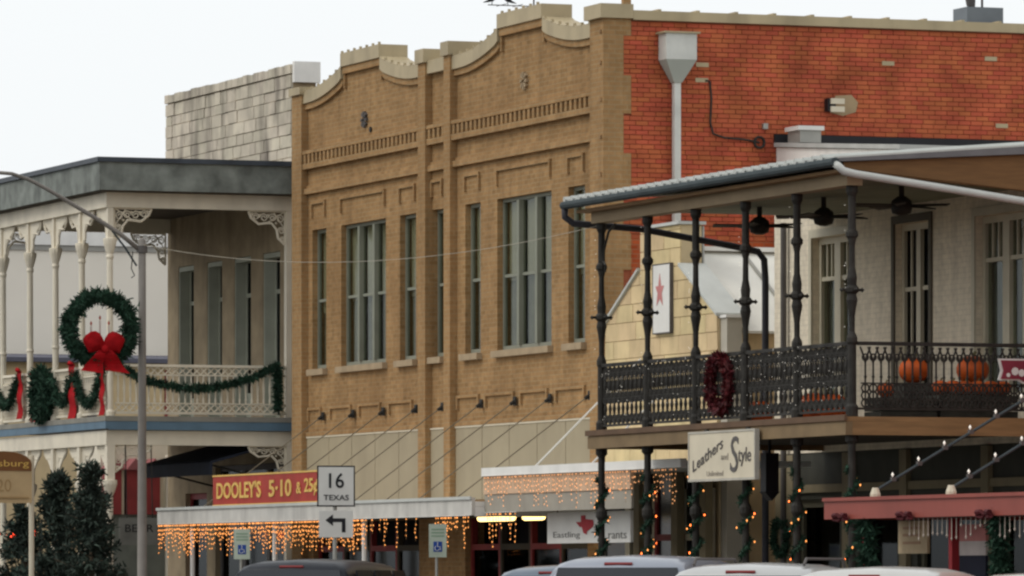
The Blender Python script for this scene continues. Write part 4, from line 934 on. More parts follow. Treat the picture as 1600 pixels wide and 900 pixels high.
# ================================================================== old limestone building at the left and its white gallery
ob = thing('stone_building', 'weathered limestone building with flat stone parapet behind the white gallery', 'building', (43, 112.5, PAV))
SY0, SY1 = 108.63, 116.59
dops = [(114.85, 115.87), (113.02, 113.98), (111.20, 112.25), (109.42, 110.46)]
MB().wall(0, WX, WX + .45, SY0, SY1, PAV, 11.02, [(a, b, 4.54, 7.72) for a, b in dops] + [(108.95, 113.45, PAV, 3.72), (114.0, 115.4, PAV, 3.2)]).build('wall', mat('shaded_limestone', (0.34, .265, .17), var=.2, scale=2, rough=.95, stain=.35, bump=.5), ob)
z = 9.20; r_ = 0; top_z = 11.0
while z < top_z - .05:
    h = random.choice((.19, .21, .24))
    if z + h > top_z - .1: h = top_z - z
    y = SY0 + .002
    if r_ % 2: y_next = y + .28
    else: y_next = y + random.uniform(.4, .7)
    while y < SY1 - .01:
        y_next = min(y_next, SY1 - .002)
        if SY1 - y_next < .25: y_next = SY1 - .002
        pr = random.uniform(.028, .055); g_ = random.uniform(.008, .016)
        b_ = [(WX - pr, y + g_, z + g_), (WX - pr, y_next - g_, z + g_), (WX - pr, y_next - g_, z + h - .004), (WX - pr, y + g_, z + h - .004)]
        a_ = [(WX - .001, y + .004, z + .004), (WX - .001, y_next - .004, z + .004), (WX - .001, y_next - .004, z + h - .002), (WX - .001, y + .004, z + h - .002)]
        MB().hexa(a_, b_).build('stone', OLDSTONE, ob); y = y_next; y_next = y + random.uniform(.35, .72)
    z += h; r_ += 1
k = 0; y = SY0
while y < SY1 - .1:
    y2 = min(y + random.uniform(.28, .42), SY1); MB().box(WX - .07, WX + .47, y + .008, y2 - .008, 11.021, 11.18 + random.uniform(-.012, .018)).build('coping_stone', OLDSTONE, ob); y = y2
MB().box(WX - .02, WX + .50, SY0 - .12, SY0 - .001, 10.85, 11.24).build('parapet_end', WHITEPAINT, ob)
MB().box(WX + .451, 50, SY0, SY0 + .4, PAV, 10.4).build('side_wall', OLDSTONE, ob); MB().box(WX + .451, 50, SY1 - .4, SY1, PAV, 10.4).build('side_wall', OLDSTONE, ob)
MB().box(WX + .451, 50, SY0 + .41, SY1 - .41, 9.6, 9.75).build('roof', ROOFMEMB, ob); MB().box(38.4, 38.5, SY0 + .41, SY1 - .41, PAV, 9.59).build('inner_wall', DARKIN, ob)
MB().box(WX + .46, 38.3, SY0 + .42, SY1 - .42, 4.3, 4.5).build('upper_floor', DARKIN, ob)
JAMB = mat('grey_green_jamb', (0.38, .39, .32), var=.1)
for a, b in dops:
    d = MB(); d.box(WX + .015, WX + .30, b - .05, b - .002, 4.545, 7.71); d.box(WX + .015, WX + .30, a + .002, a + .05, 4.545, 7.71); d.box(WX + .015, WX + .30, a + .051, b - .051, 7.62, 7.71)
    d.box(WX + .22, WX + .28, a + .051, a + .13, 4.545, 7.619); d.box(WX + .22, WX + .28, b - .13, b - .051, 4.545, 7.619); d.box(WX + .22, WX + .28, a + .131, b - .131, 6.95, 7.03); d.box(WX + .22, WX + .28, a + .131, b - .131, 4.545, 5.1)
    do = d.build('door', JAMB, ob); MB().box(WX + .24, WX + .25, a + .131, b - .131, 5.101, 7.619).build('pane', DARKGLASS, do)
for a, b, zt in ((108.95, 113.45, 3.72), (114.0, 115.4, 3.2)):
    n = 3 if b - a > 2 else 1
    for k in range(n):
        p, q = a + (b - a) * k / n, a + (b - a) * (k + 1) / n
        w = MB(); w.box(WX + .1, WX + .2, p + .002, p + .09, PAV, zt - .002); w.box(WX + .1, WX + .2, q - .09, q - .002, PAV, zt - .002); w.box(WX + .1, WX + .2, p + .091, q - .091, zt - .12, zt - .002)
        wo = w.build('shop_window', MAROON if n == 1 else GREYINK, ob); MB().box(WX + .14, WX + .15, p + .091, q - .091, PAV, zt - .121).build('pane', DARKGLASS, wo)
aw = thing('interior_dark_sheet', 'added dark navy sheet standing for the dim interior beneath the white gallery', 'interior_dark_sheet', (35.5, 111.5, 3.45))  # added sloping sheet, stands for the dark interior under the gallery
MB().prism([(34.7, 3.68), (36.19, 4.10), (36.19, 4.14), (34.66, 3.72)], 108.9, 113.5, 1).build('dark_slope', mat('interior_dark_navy', (0.018, .024, .04), var=.2), aw)
MB().box(34.64, 34.69, 108.9, 113.5, 3.46, 3.70).build('dark_strip', mat('interior_dark_navy', (0, 0, 0)), aw)
for y in (109.1, 113.3): MB().tube([(34.68, y, 3.66), (36.18, y, 3.3)], .02, 5).build('arm', IRON, aw)

wg = thing('white_gallery', 'two-storey cream painted gallery with scroll brackets and blue deck band', 'gallery', (GX, 112, PAV))
WP = [108.62, 110.45, 112.23, 114.0, 115.93]
upw = [(.10, 4.54), (.10, 4.62), (.062, 4.66), (.062, 5.9), (.078, 5.94), (.062, 5.98), (.056, 7.45), (.075, 7.50), (.06, 7.55), (.085, 7.62), (.12, 7.74), (.13, 7.80), (.13, 7.84), (.07, 7.86)]
low_w = [(.10, PAV), (.10, .6), (.07, .66), (.07, 2.05), (.085, 2.08), (.085, 2.12), (.066, 2.16), (.062, 3.05), (.10, 3.14), (.14, 3.27), (.14, 3.34), (.08, 3.36)]
a1 = a2 = None
for y in WP:
    m_ = MB().lathe(upw, (0, 0), 12); m_.box(-.055, .055, -.055, .055, 7.861, 8.419)
    a1 = again(a1, wg, (GX, y, 0)) if a1 else piece('upper_post', m_, CREAM, wg, (GX, y, 0))
    m_ = MB().lathe(low_w, (0, 0), 12); m_.box(-.075, .075, -.075, .075, 3.361, 3.999)
    a2 = again(a2, wg, (GX, y, 0)) if a2 else piece('lower_post', m_, CREAM, wg, (GX, y, 0))
WY0, WY1 = 108.55, 116.5
hp = MB().box(WX - .16, WX - .02, 108.56, 108.70, 4.54, 8.419).build('wall_post', CREAM, wg); MB().box(WX - .16, WX - .02, 108.56, 108.70, PAV, 3.999).build('wall_post', CREAM, wg)
# roof: beam, fascia, dark metal edge, ceiling
MB().box(GX - .09, GX + .09, WY0, WY1, 8.42, 8.70).build('beam', CREAM, wg); MB().box(GX + .091, WX - .02, WY0, WY0 + .16, 8.42, 8.70).build('beam', CREAM, wg)
fa = MB().box(GX - .32, GX - .25, WY0 - .33, WY1 + .3, 8.72, 9.24).build('fascia', GREYFASCIA, wg); MB().box(GX - .249, WX - .01, WY0 - .33, WY0 - .26, 8.72, 9.24).build('fascia', GREYFASCIA, wg)
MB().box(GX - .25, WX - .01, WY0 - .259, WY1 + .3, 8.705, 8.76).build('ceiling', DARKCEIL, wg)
MB().box(GX - .37, WX - .005, WY0 - .38, WY1 + .34, 9.241, 9.33).build('roof_edge', DARKMETAL, wg)
# deck: blue band, beams
MB().box(GX - .16, WX - .01, WY0 - .16, WY1, 4.44, 4.535).build('deck', mat('grey_deck_edge', (0.22, .21, .18)), wg)
MB().box(GX - .15, GX - .08, WY0 - .15, WY1, 4.30, 4.438).build('blue_band', BLUEBAND, wg); MB().box(GX - .079, WX - .01, WY0 - .15, WY0 - .08, 4.28, 4.438).build('blue_band', BLUEBAND, wg)
MB().box(GX - .09, GX + .09, WY0 - .0, WY1, 4.0, 4.27).build('beam', CREAM, wg); MB().box(GX + .091, WX - .01, WY0, WY0 + .16, 4.0, 4.27).build('beam', CREAM, wg)
MB().box(GX + .092, WX - .02, WY0 + .17, WY1, 4.36, 4.43).build('underside', mat('grey_underside', (0.20, .19, .17)), wg)
# scroll brackets
def bracket(Lx, Hz):
    m = MB(); t = .03
    def tb_(pts, r=.016): m.tube([(p[0], 0, p[1]) for p in pts], r, 5)
    tb_([(0, 0), (Lx, 0)], .02); tb_([(0.0, 0), (0.0, -Hz)], .02)
    tb_([(Lx, 0), (Lx * .93, -.12), (Lx * .72, -.24), (Lx * .5, -.22), (Lx * .36, -.22), (Lx * .22, -.34), (Lx * .18, -.5), (0, -Hz)], .026)
    for cx, cz, r in ((.80, -.10, .075), (.58, -.12, .085), (.34, -.12, .085), (.14, -.14, .09), (.10, -.36, .07), (.07, -.52, .05)):
        x, z = cx * Lx, cz
        tb_([(x + r * (1 - k / 16) * math.cos(k * .8), z + r * (1 - k / 16) * math.sin(k * .8)) for k in range(13)], .013)
    for cx, cz in ((.46, -.07), (.69, -.07), (.24, -.22), (.90, -.05)): m.octa((cx * Lx, 0, cz), .03)
    tb_([(0, 0), (Lx * .5, -.22)], .012); tb_([(.02, -.3), (Lx * .3, -.02)], .012)
    return m
br = piece('scroll_bracket', bracket(.72, .62), CREAM, wg, (GX + .09, WY0 + .08, 8.41)); o_ = again(br, wg, (WX - .17, WY0 + .08, 8.41), math.pi)
again(br, wg, (GX + .10, WY0 + .08, 3.99), scale=(1, 1, .8)); again(br, wg, (WX - .17, WY0 + .08, 3.99), math.pi, (1, 1, .8))
for i, y in enumerate(WP):
    if i < 4: again(br, wg, (GX, y + .08, 8.41), math.pi / 2); again(br, wg, (GX, y + .08, 3.99), math.pi / 2, (.95, 1, .75))
    if i > 0: again(br, wg, (GX, y - .08, 8.41), -math.pi / 2); again(br, wg, (GX, y - .08, 3.99), -math.pi / 2, (.95, 1, .75))
for zt, hh in ((8.41, .66), (3.99, .86)):
    for p, q in zip(WP[:-1], WP[1:]):
        for s, e in ((1, p + .06), (-1, q - .06)):
            w = (q - p - .12) / 2 - .11
            poly = [(e, zt), (e + s * w, zt)] + [(e + s * w * (1 - math.sin(k / 6 * math.pi / 2) * .78), zt - hh * .62 * (k / 6) - .04) for k in range(7)] + [(e + s * w * .10, zt - hh), (e, zt - hh)]
            MB().prism(poly, GX - .012, GX + .012, 0).build('spandrel', CREAM, wg)
# far end of the gallery: matching brackets on the end beam
MB().box(GX + .091, WX - .02, WY1 - .16, WY1, 8.42, 8.70).build('beam', CREAM, wg)
again(br, wg, (GX + .09, WY1 - .08, 8.41)); again(br, wg, (WX - .10, WY1 - .08, 8.41), math.pi)
# railings with turned balusters and lattice strips
balw = MB(); balw.lathe([(.017, 4.795), (.022, 4.85), (.014, 4.90), (.024, 5.05), (.024, 5.10), (.014, 5.22), (.017, 5.30)], (0, 0), 6)
def rails(axis, fixed, a, b):
    def bx(z0, z1, w):
        return (MB().box(fixed - w, fixed + w, a, b, z0, z1) if axis == 1 else MB().box(a, b, fixed - w, fixed + w, z0, z1))
    bx(5.46, 5.51, .04).build('hand_rail', CREAM, wg); bx(5.30, 5.325, .02).build('mid_rail', CREAM, wg); bx(4.77, 4.795, .02).build('mid_rail', CREAM, wg); bx(4.58, 4.625, .03).build('bottom_rail', CREAM, wg)
    n = max(1, int((b - a) / .135)); st = (b - a) / n
    for z0, z1 in ((4.626, 4.769), (5.326, 5.459)):
        lt = MB()
        for k in range(n):
            for (p, q) in (((a + k * st, z0), (a + (k + 1) * st, z1)), ((a + (k + 1) * st, z0), (a + k * st, z1))):
                P = lambda c: (fixed, c[0], c[1]) if axis == 1 else (c[0], fixed, c[1])
                lt.tube([P(p), P(q)], .013, 4)
        lt.build('lattice', CREAM, wg)
    global bw_
    n = max(1, int((b - a) / .115))
    for k in range(n):
        c = a + (k + .5) * (b - a) / n; at_ = (fixed, c, 0) if axis == 1 else (c, fixed, 0)
        bw_ = again(bw_, wg, at_) if bw_ else piece('baluster', balw, CREAM, wg, at_)
bw_ = None
rails(0, 108.62, GX + .10, WX - .17)
for p, q in zip(WP[:-1], WP[1:]): rails(1, GX, p + .07, q - .07)
# garlands, ribbons and wreath on the white gallery
def garland(label, path, rad, n, ln=.085):
    t = thing('garland', label, 'garland', path[0], 'garlands on the white gallery')
    MB().tube(path, rad * .6, 6).build('stem', NEEDLE, t); stuff(needles(MB(), path, rad, n, ln, .017, .2).build('greenery', NEEDLE, t)); return t
def swag(p, q, sag, n=16): return [Vector(p).lerp(Vector(q), k / n) - Vector((0, 0, sag * (1 - (2 * k / n - 1) ** 2))) for k in range(n + 1)]
garland('long green garland swag along the end railing of the white gallery', [(32.72, 108.54, 5.50), (33.16, 108.53, 5.24), (33.66, 108.52, 5.12), (34.16, 108.52, 5.06), (34.79, 108.52, 5.12), (35.42, 108.52, 5.30), (35.84, 108.52, 5.53)], .055, 2200)
garland('short green garland drop at the stone wall end of the gallery railing', [(35.84, 108.52, 5.52), (35.86, 108.52, 5.2), (35.86, 108.52, 4.66)], .06, 700)
def ribbon(y, x, w, zt, zb, label):
    t = thing('ribbon', label, 'ribbon', (x, y, zb), 'red ribbons on the white gallery')
    m = MB(); n = 10
    L_ = [(x - .02 * math.sin(k * 1.3), y - w / 2 * (.75 + .25 * k / n) + .012 * math.sin(k * .9), zt + (zb - zt) * k / n) for k in range(n + 1)]
    Rr = [(x - .02 * math.sin(k * 1.3 + .8), y + w / 2 * (.75 + .25 * k / n) + .012 * math.sin(k * .9), zt + (zb - zt) * k / n) for k in range(n + 1)]
    for k in range(n): m.hexa([L_[k], Rr[k], (Rr[k][0] + .012, Rr[k][1], Rr[k][2]), (L_[k][0] + .012, L_[k][1], L_[k][2])][::-1], [L_[k + 1], Rr[k + 1], (Rr[k + 1][0] + .012, Rr[k + 1][1], Rr[k + 1][2]), (L_[k + 1][0] + .012, L_[k + 1][1], L_[k + 1][2])][::-1])
    m.build('tail', REDCLOTH, t)
    MB().tube([(x - .03, y - w * .36, zt + .01), (x - .045, y, zt + .03), (x - .03, y + w * .36, zt + .01)], [.02, .045, .02], 8).build('fold', REDCLOTH, t, True)
RX = GX - .13
ribbon(108.72, RX, .28, 5.36, 4.55, 'red ribbon below the corner post of the white gallery')
ribbon(110.68, RX, .46, 5.56, 4.54, 'broad red ribbon between the oval green wreath and the corner ribbon')
ribbon(113.25, RX, .50, 5.45, 4.54, 'broad red ribbon right beside the oval green wreath')
ribbon(114.3, RX, .34, 5.55, 4.62, 'red ribbon on the white gallery railing beyond the oval green wreath')
garland('green garland swag on the gallery railing next to the corner ribbon', swag((RX, 108.75, 5.40), (RX, 110.5, 5.40), .62), .06, 1300)
garland('green garland swag on the gallery railing beside the oval green wreath', swag((RX, 110.75, 5.35), (RX, 112.0, 5.35), .50), .06, 900)
garland('green garland swag on the gallery railing at its far end', swag((RX, 114.4, 5.45), (RX, 116.2, 5.45), .55), .06, 1300)
ow = thing('railing_wreath', 'large dark green wreath hung on the white gallery railing', 'wreath', (RX, 112.55, 4.5))
op = [(RX - .06, 112.55 + .34 * math.cos(k * math.pi / 12), 5.04 + .40 * math.sin(k * math.pi / 12)) for k in range(25)]
MB().tube(op, .12, 7).build('ring', NEEDLE, ow); stuff(needles(MB(), op, .16, 2600, .11, .022).build('greenery', NEEDLE, ow))

# ================================================================== street lamp with Christmas wreath
lm = thing('street_lamp', 'tall grey steel street lamp with long curved arm over the street', 'street lamp', (31.0, 101.34, PAV))
MB().lathe([(.16, PAV), (.16, PAV + .06), (.095, PAV + .08), (.075, 4.0), (.066, 7.40), (.02, 7.44)], (31.0, 101.34), 12).build('pole', mat('weathered_pole', (0.21, .19, .17), var=.12, rough=.7, stain=.2), lm, True)
MB().lathe([(.095, 7.18), (.095, 7.30)], (31.0, 101.34), 12).build('arm_clamp', GREYINK, lm)
arm = [(30.94, 101.34, 7.24), (30.6, 101.34, 7.50), (30.2, 101.34, 7.74), (29.7, 101.34, 8.02), (29.3, 101.34, 8.24), (28.95, 101.34, 8.41), (28.65, 101.34, 8.50), (28.3, 101.34, 8.52), (27.4, 101.34, 8.52)]
MB().tube(arm, [.042, .04, .038, .036, .034, .033, .032, .032, .032], 8).build('arm', mat('weathered_pole', (0, 0, 0)), lm, True)
MB().tube([(30.9, 101.34, 6.95), (30.7, 101.34, 7.25), (30.45, 101.34, 7.56)], .018, 6).build('brace', GUTTER, lm)
hd = MB().lathe([(.05, 8.35), (.17, 8.40), (.20, 8.47), (.14, 8.56), (.03, 8.60)], (27.2, 101.34), 12).build('lamp_head', GALV, lm, True)
MB().tube([(30.83, 101.34, 7.2), (30.80, 101.33, 6.9), (30.86, 101.33, 6.78), (30.80, 101.33, 6.74)], .01, 5).build('loose_cable', IRON, lm)
wr = thing('christmas_wreath', 'big round evergreen wreath with red bow and three candles on the street lamp', 'wreath', (30.2, 101.3, 5.16))
cw = Vector((30.2, 101.22, 5.84)); R0 = .56
ringw = [(cw.x + R0 * math.cos(k * math.pi / 20), cw.y, cw.z + R0 * math.sin(k * math.pi / 20)) for k in range(41)]
MB().tube(ringw, .11, 8).build('ring', NEEDLE, wr)
nd = MB(); needles(nd, ringw, .12, 4200, .10, .02)
for k in range(70):                              # uneven sprigs
    q = random.random() * 6.283; p0 = Vector((cw.x + R0 * math.cos(q), cw.y - random.uniform(0, .08), cw.z + R0 * math.sin(q)))
    d = Vector((random.gauss(0, 1), random.gauss(0, .5) - .3, random.gauss(0, 1))).normalized() * random.uniform(.12, .23)
    needles(nd, [p0, p0 + d * .6, p0 + d], .03, 26, .08, .017)
stuff(nd.build('greenery', NEEDLE, wr))
for k in range(14): pass
MB().tube([(cw.x + .55, 101.34, cw.z + .1), (30.94, 101.34, cw.z + .1)], .02, 6).build('bracket', GALV, wr); MB().tube([(cw.x + .5, 101.34, cw.z - .25), (30.94, 101.34, cw.z - .25)], .02, 6).build('bracket', GALV, wr)
bow = MB(); bc = Vector((cw.x + .02, cw.y - .17, cw.z - .36))
def sheet(m, A, B, th=.02):
    n = len(A)
    for k in range(n - 1):
        q0 = [A[k], B[k], (B[k][0], B[k][1] + th, B[k][2]), (A[k][0], A[k][1] + th, A[k][2])]
        q1 = [A[k + 1], B[k + 1], (B[k + 1][0], B[k + 1][1] + th, B[k + 1][2]), (A[k + 1][0], A[k + 1][1] + th, A[k + 1][2])]
        m.hexa(q0, q1)
for s in (-1, 1):
    lp_ = MB(); ax = Vector((s * .93, 0, .37)); rr = [.04, .11, .165, .20, .205, .18, .12, .03]
    lp_.tube([bc + ax * (.40 * k / 7) + Vector((0, 0, .05 * math.sin(k / 7 * 3.1))) for k in range(8)], rr, 14)
    cen = [bc + ax * (.40 * k / 7) + Vector((0, 0, .05 * math.sin(k / 7 * 3.1))) for k in range(8)]
    lp_.v = [tuple(cen[i // 14] + (Vector(p) - cen[i // 14]) * (1 - .22 * (i % 14 % 3 == 0) - .1 * (i % 14 % 3 == 1) + .05 * math.sin(i * 1.7))) for i, p in enumerate(lp_.v)]
    lp_.v = [(p[0], bc.y + (p[1] - bc.y) * .45 - .020 * math.sin(p[0] * 45 + p[2] * 30), p[2]) for p in lp_.v]
    lp_.build('bow_loop', REDCLOTH, wr, True)
    tl_ = MB(); n = 8; A = []; B = []
    for k in range(n + 1):
        f_ = k / n; xc = bc.x + s * (.04 + .20 * f_); w = .06 + .15 * f_; yy = bc.y - .02 - .04 * math.sin(f_ * 7)
        A.append((xc - w, yy, bc.z - .42 * f_ + (.05 if k == n else 0))); B.append((xc + w, yy - .03, bc.z - .40 * f_ + .02 * math.sin(f_ * 5)))
    sheet(tl_, A, B); tl_.build('bow_tail', REDCLOTH, wr)
MB().lathe([(.02, bc.z - .07), (.07, bc.z - .04), (.075, bc.z + .03), (.02, bc.z + .07)], (bc.x, bc.y - .07), 10).build('bow_knot', REDCLOTH, wr, True)
for x, h in ((-.16, .16), (0, .26), (.16, .17)):
    cd = MB().tube([(cw.x + x, cw.y, cw.z - .45), (cw.x + x, cw.y, cw.z - .10 + h - .02)], .016, 8).build('candle', mat('candle_white', (0.6, .5, .45)), wr)
    MB().octa((cw.x + x, cw.y, cw.z - .10 + h + .03), .022, .05).build('flame', mat('flame_red', (0.45, .06, .03)), cd)

# overhead cable from the lamp to the iron gallery
cbp = [Vector((31.0, 101.34, 7.32)).lerp(Vector((32.6, 83.5, 6.72)), k / 20) - Vector((0, 0, .42 * (1 - (2 * k / 20 - 1) ** 2))) for k in range(21)]
tag(MB().tube(cbp, .0045, 5).build('overhead_cable', mat('pale_cable', (0.38, .34, .27))), 'thin pale cable strung from the street lamp to the iron gallery', 'cable')

# ================================================================== road signs
ts = thing('highway_sign', 'white square route 16 Texas sign with left turn arrow plate on a pole', 'road sign', (30.6, 89.72, PAV))
UX = Vector((math.cos(YAW * .4), -math.sin(YAW * .4), 0)); NX = Vector((math.sin(YAW * .4), math.cos(YAW * .4), 0))
MB().tube([(30.6, 89.78, PAV), (30.6, 89.78, 3.25)], .035, 8).build('pole', GALV, ts)
def plate(c, w, h, th, off):                    # upright plate across the traffic
    c = Vector(c) + NX * off; q = [c - UX * w / 2 - Z_ * h / 2, c + UX * w / 2 - Z_ * h / 2, c + UX * w / 2 + Z_ * h / 2, c - UX * w / 2 + Z_ * h / 2]
    return MB().hexa([p + NX * th for p in q], q)
c1 = (30.6, 89.72, 2.95); c2_ = (30.6, 89.72, 2.36)
pb = plate(c1, .60, .64, .006, 0).build('route_plate', BLACK, ts); plate(c1, .555, .595, .004, -.006).build('face', SIGNWHITE, pb)
def on(c, u, v, off=-.008): return Vector(c) + UX * u + Z_ * v + NX * off
text_mb('16', on(c1, -.115, -.03), UX, Z_, .24, .235, .004, 0, .012).build('lettering', BLACK, pb)
text_mb('TEXAS', on(c1, -.20, -.22), UX, Z_, .40, .085, .004, 0, .012).build('lettering', BLACK, pb)
pa = plate(c2_, .54, .42, .006, 0).build('arrow_plate', SIGNWHITE, ts)
ar = [(-.17, .06), (-.05, .15), (-.05, .09), (.15, .09), (.15, -.13), (.09, -.13), (.09, .03), (-.05, .03), (-.05, -.03)]
mb = MB(); f_ = [on(c2_, u, v, -.004) for u, v in ar]; b_ = [on(c2_, u, v, -.001) for u, v in ar]; n = len(ar)
mb.add(f_ + b_, [tuple(range(n))] + [(i, n + i, n + (i + 1) % n, (i + 1) % n) for i in range(n)]); mb.build('arrow', BLACK, pa)
for (x, y, nm) in ((31.0, 95.71, 'in front of the amber icicle lights'), (31.0, 86.15, 'beside the fluorescent lamps')):
    hs = thing('parking_sign', 'narrow accessible parking sign with blue wheelchair square ' + nm, 'parking sign', (x, y, PAV), 'accessible parking signs')
    MB().tube([(x, y + .05, PAV), (x, y + .05, 2.28)], .022, 8).build('pole', GALV, hs)
    c_ = (x, y, 2.08); pb = plate(c_, .27, .50, .005, 0).build('plate', mat('pale_green_sign', (0.50, .56, .46)), hs)
    mbq = plate(on(c_, 0, -.09, 0), .135, .155, .003, -.004); mbq.build('blue_square', mat('sign_blue', (0.02, .07, .32)), pb)
    w = MB(); k0 = lambda u, v: on(c_, u, v - .09, -.009)
    w.tube([k0(-.005, .055), k0(-.005, .0), k0(.03, .0), k0(.04, -.05)], .006, 5); w.tube([k0(-.012 + .035 * math.cos(t * .5 + 2), -.025 + .035 * math.sin(t * .5 + 2)) for t in range(9)], .005, 5); w.octa(tuple(k0(-.005, .062)), .010)
    w.build('wheelchair_mark', SIGNWHITE, pb)
    for z in (.17, .12, .07): plate(on(c_, 0, z, 0), .20, .02, .002, -.003).build('text_bar', mat('sign_green', (0.25, .36, .25)), pb)
# rounded shop sign on a post at the far left
rs = thing('post_sign', 'tan arched board sign with brown top band on a post', 'sign', (29.7, 104, PAV - .15))
MB().tube([(29.78, 104.05, -.10), (29.78, 104.05, 3.7)], .05, 8).build('post', SIGNCREAM, rs)
ap = [(28.72, 2.85), (29.76, 2.85), (29.76, 3.55)] + [(29.24 + .52 * math.cos(k * math.pi / 10), 3.55 + .22 * math.sin(k * math.pi / 10)) for k in range(1, 10)] + [(28.72, 3.55)]
MB().prism(ap, 103.96, 104.0, 1).build('board', mat('tan_board', (0.52, .37, .20), var=.1), rs)
tp = [(28.73, 3.42), (29.75, 3.42), (29.75, 3.55)] + [(29.24 + .51 * math.cos(k * math.pi / 10), 3.55 + .215 * math.sin(k * math.pi / 10)) for k in range(1, 10)] + [(28.73, 3.55)]
MB().prism(tp, 103.945, 103.959, 1).build('top_band', mat('brown_band', (0.20, .085, .03)), rs)
text_mb('ksburg', (29.02, 103.944, 3.46), X_, Z_, .68, .15, .006).build('lettering', SIGNYEL, rs); text_mb('20', (29.12, 103.958, 3.05), X_, Z_, .26, .22, .006).build('lettering', mat('board_ink', (0.40, .26, .12)), rs)
MB().box(28.8, 29.7, 103.94, 103.958, 2.93, 2.96).build('rule', mat('board_ink', (0, 0, 0)), rs)
gs = thing('hanging_sign', 'grey weathered sign hanging beside the corner post of the white gallery', 'sign', (32.9, 107.8, 2.1))
MB().box(32.75, 33.62, 108.5, 108.54, 2.14, 2.64).build('board', mat('grey_sign', (0.17, .17, .15), var=.2), gs)
text_mb('BEAR', (32.86, 108.498, 2.38), X_, Z_, .55, .14, .006).build('lettering', BLACK, gs); text_mb('Moon Co', (32.95, 108.498, 2.22), X_, Z_, .45, .09, .006).build('lettering', BLACK, gs) if False else None
for x in (32.9, 33.4): MB().tube([(x, 108.52, 2.641), (x, 108.62, 3.999)], .012, 5).build('hanger', IRON, gs)
rl = thing('red_lantern_string', 'string of glowing red lanterns behind the evergreen trees', 'lights', (33.5, 118, 2.3))
MB().tube([(33.5, 116.4, 2.5), (33.5, 118.0, 2.48), (33.5, 120.2, 2.5)], .008, 4).build('wire', IRON, rl)
for y in (119.13, 118.42, 116.92): MB().lathe([(.01, 2.33), (.06, 2.36), (.075, 2.42), (.05, 2.47), (.01, 2.49)], (33.5, y), 8).build('lantern', REDBULB, rl)
for y in (116.4, 120.2): MB().tube([(33.5, y, -.1), (33.5, y, 2.5)], .03, 6).build('stake', IRON, rl)

# ================================================================== evergreen trees on the pavement
def cedar(x, y, h, r, label, n):
    t = thing('evergreen_tree', label, 'tree', (x, y, PAV), 'evergreen trees on the pavement')
    MB().tube([(x, y, PAV), (x + .02, y, h * .5), (x, y + .02, h * .97)], [.07, .045, .012], 7).build('trunk', BARK, t)
    lb_ = MB(); nb = MB()
    for k in range(130):
        f = random.random() ** .8; z = .35 + f * (h - .45); L_ = r * (1 - f * .84) * random.uniform(.45, 1.1); a = random.random() * 6.283
        p0 = Vector((x, y, z)); p1 = p0 + Vector((math.cos(a) * L_, math.sin(a) * L_, L_ * random.uniform(.1, .55)))
        lb_.tube([p0, p0.lerp(p1, .5) + Vector((0, 0, .03)), p1], [.014, .010, .004], 4)
        needles(nb, [p0.lerp(p1, .25), p0.lerp(p1, .65), p1], .085, n // 130, .11, .024, -.2)
    lb_.build('limbs', BARK, t); stuff(nb.build('crown', NEEDLE2, t))
cedar(31.5, 108.3, 3.45, 1.1, 'dark evergreen tree standing next to the post sign', 7000)
cedar(31.6, 106.5, 3.60, 1.05, 'dark evergreen tree standing before the cream corner post', 7000)
cedar(31.3, 109.9, 2.9, 1.15, 'lower dark evergreen behind the taller pair of trees', 5000)

# ================================================================== buildings across the side street
fb = thing('stucco_building', 'tall pale stucco building with white roof edge beyond the white gallery', 'building', (44, 140, PAV))
MB().box(36.3, 54, 135.0, 150, PAV, 9.20).build('wall', mat('pale_stucco', (0.82, .76, .66), var=.04, scale=.6, rough=.9), fb)
MB().box(36.2, 54.1, 134.9, 150.1, 9.201, 9.56).build('roof_edge', WHITEPAINT, fb); MB().box(36.25, 54.05, 134.95, 150.05, 9.08, 9.199).build('trim', GALV, fb)
lo = thing('low_building', 'low yellow plastered building with dark roof across the side street', 'building', (41, 131, PAV))
MB().box(34.9, 46, 131.0, 134.8, PAV, 6.35).build('wall', mat('yellow_plaster', (0.60, .46, .27), var=.08), lo)
MB().prism([(130.7, 6.351), (134.85, 6.351), (134.85, 6.68), (130.7, 6.45)], 34.7, 46.2, 0).build('roof', mat('dark_slate_roof', (0.10, .10, .13)), lo)
for x0, x1, m in ((36.0, 36.6, MAROON), (38.5, 39.0, GREYINK), (40.6, 41.2, MAROON)):
    w = MB().box(x0, x1, 130.95, 130.999, 5.0, 6.2).build('shutter', m, lo)
MB().box(35.55, 36.0, 130.94, 130.999, 5.2, 6.25).build('brick_panel', MAROON, lo)
ks = thing('maroon_shop_bay', 'maroon painted shop bay with peaked hoods and pale glazing bars', 'shop front', (37, 122.6, PAV))
MB().box(36.4, 39.0, 121.6, 123.5, -.10, 2.85).build('base', mat('grey_green_base', (0.14, .15, .13)), ks)
for i in range(3):
    x = 36.42 + i * .42
    MB().box(x, x + .30, 121.5, 121.9, 2.851, 3.78).build('shutter', MAROON, ks); MB().box(x + .31, x + .37, 121.55, 121.9, 2.851, 3.78).build('glazing_bar', SIGNCREAM, ks)
    MB().prism([(x - .04, 3.781), (x + .38, 3.781), (x + .17, 4.02)], 121.42, 121.95, 1).build('hood', mat('pink_hood', (0.30, .10, .10)), ks)
MB().box(37.70, 37.95, 121.3, 121.6, -.10, 4.1).build('column', CREAM, ks)
MB().box(36.4, 39.0, 121.96, 123.5, 2.851, 4.3).build('wall', CREAM, ks)

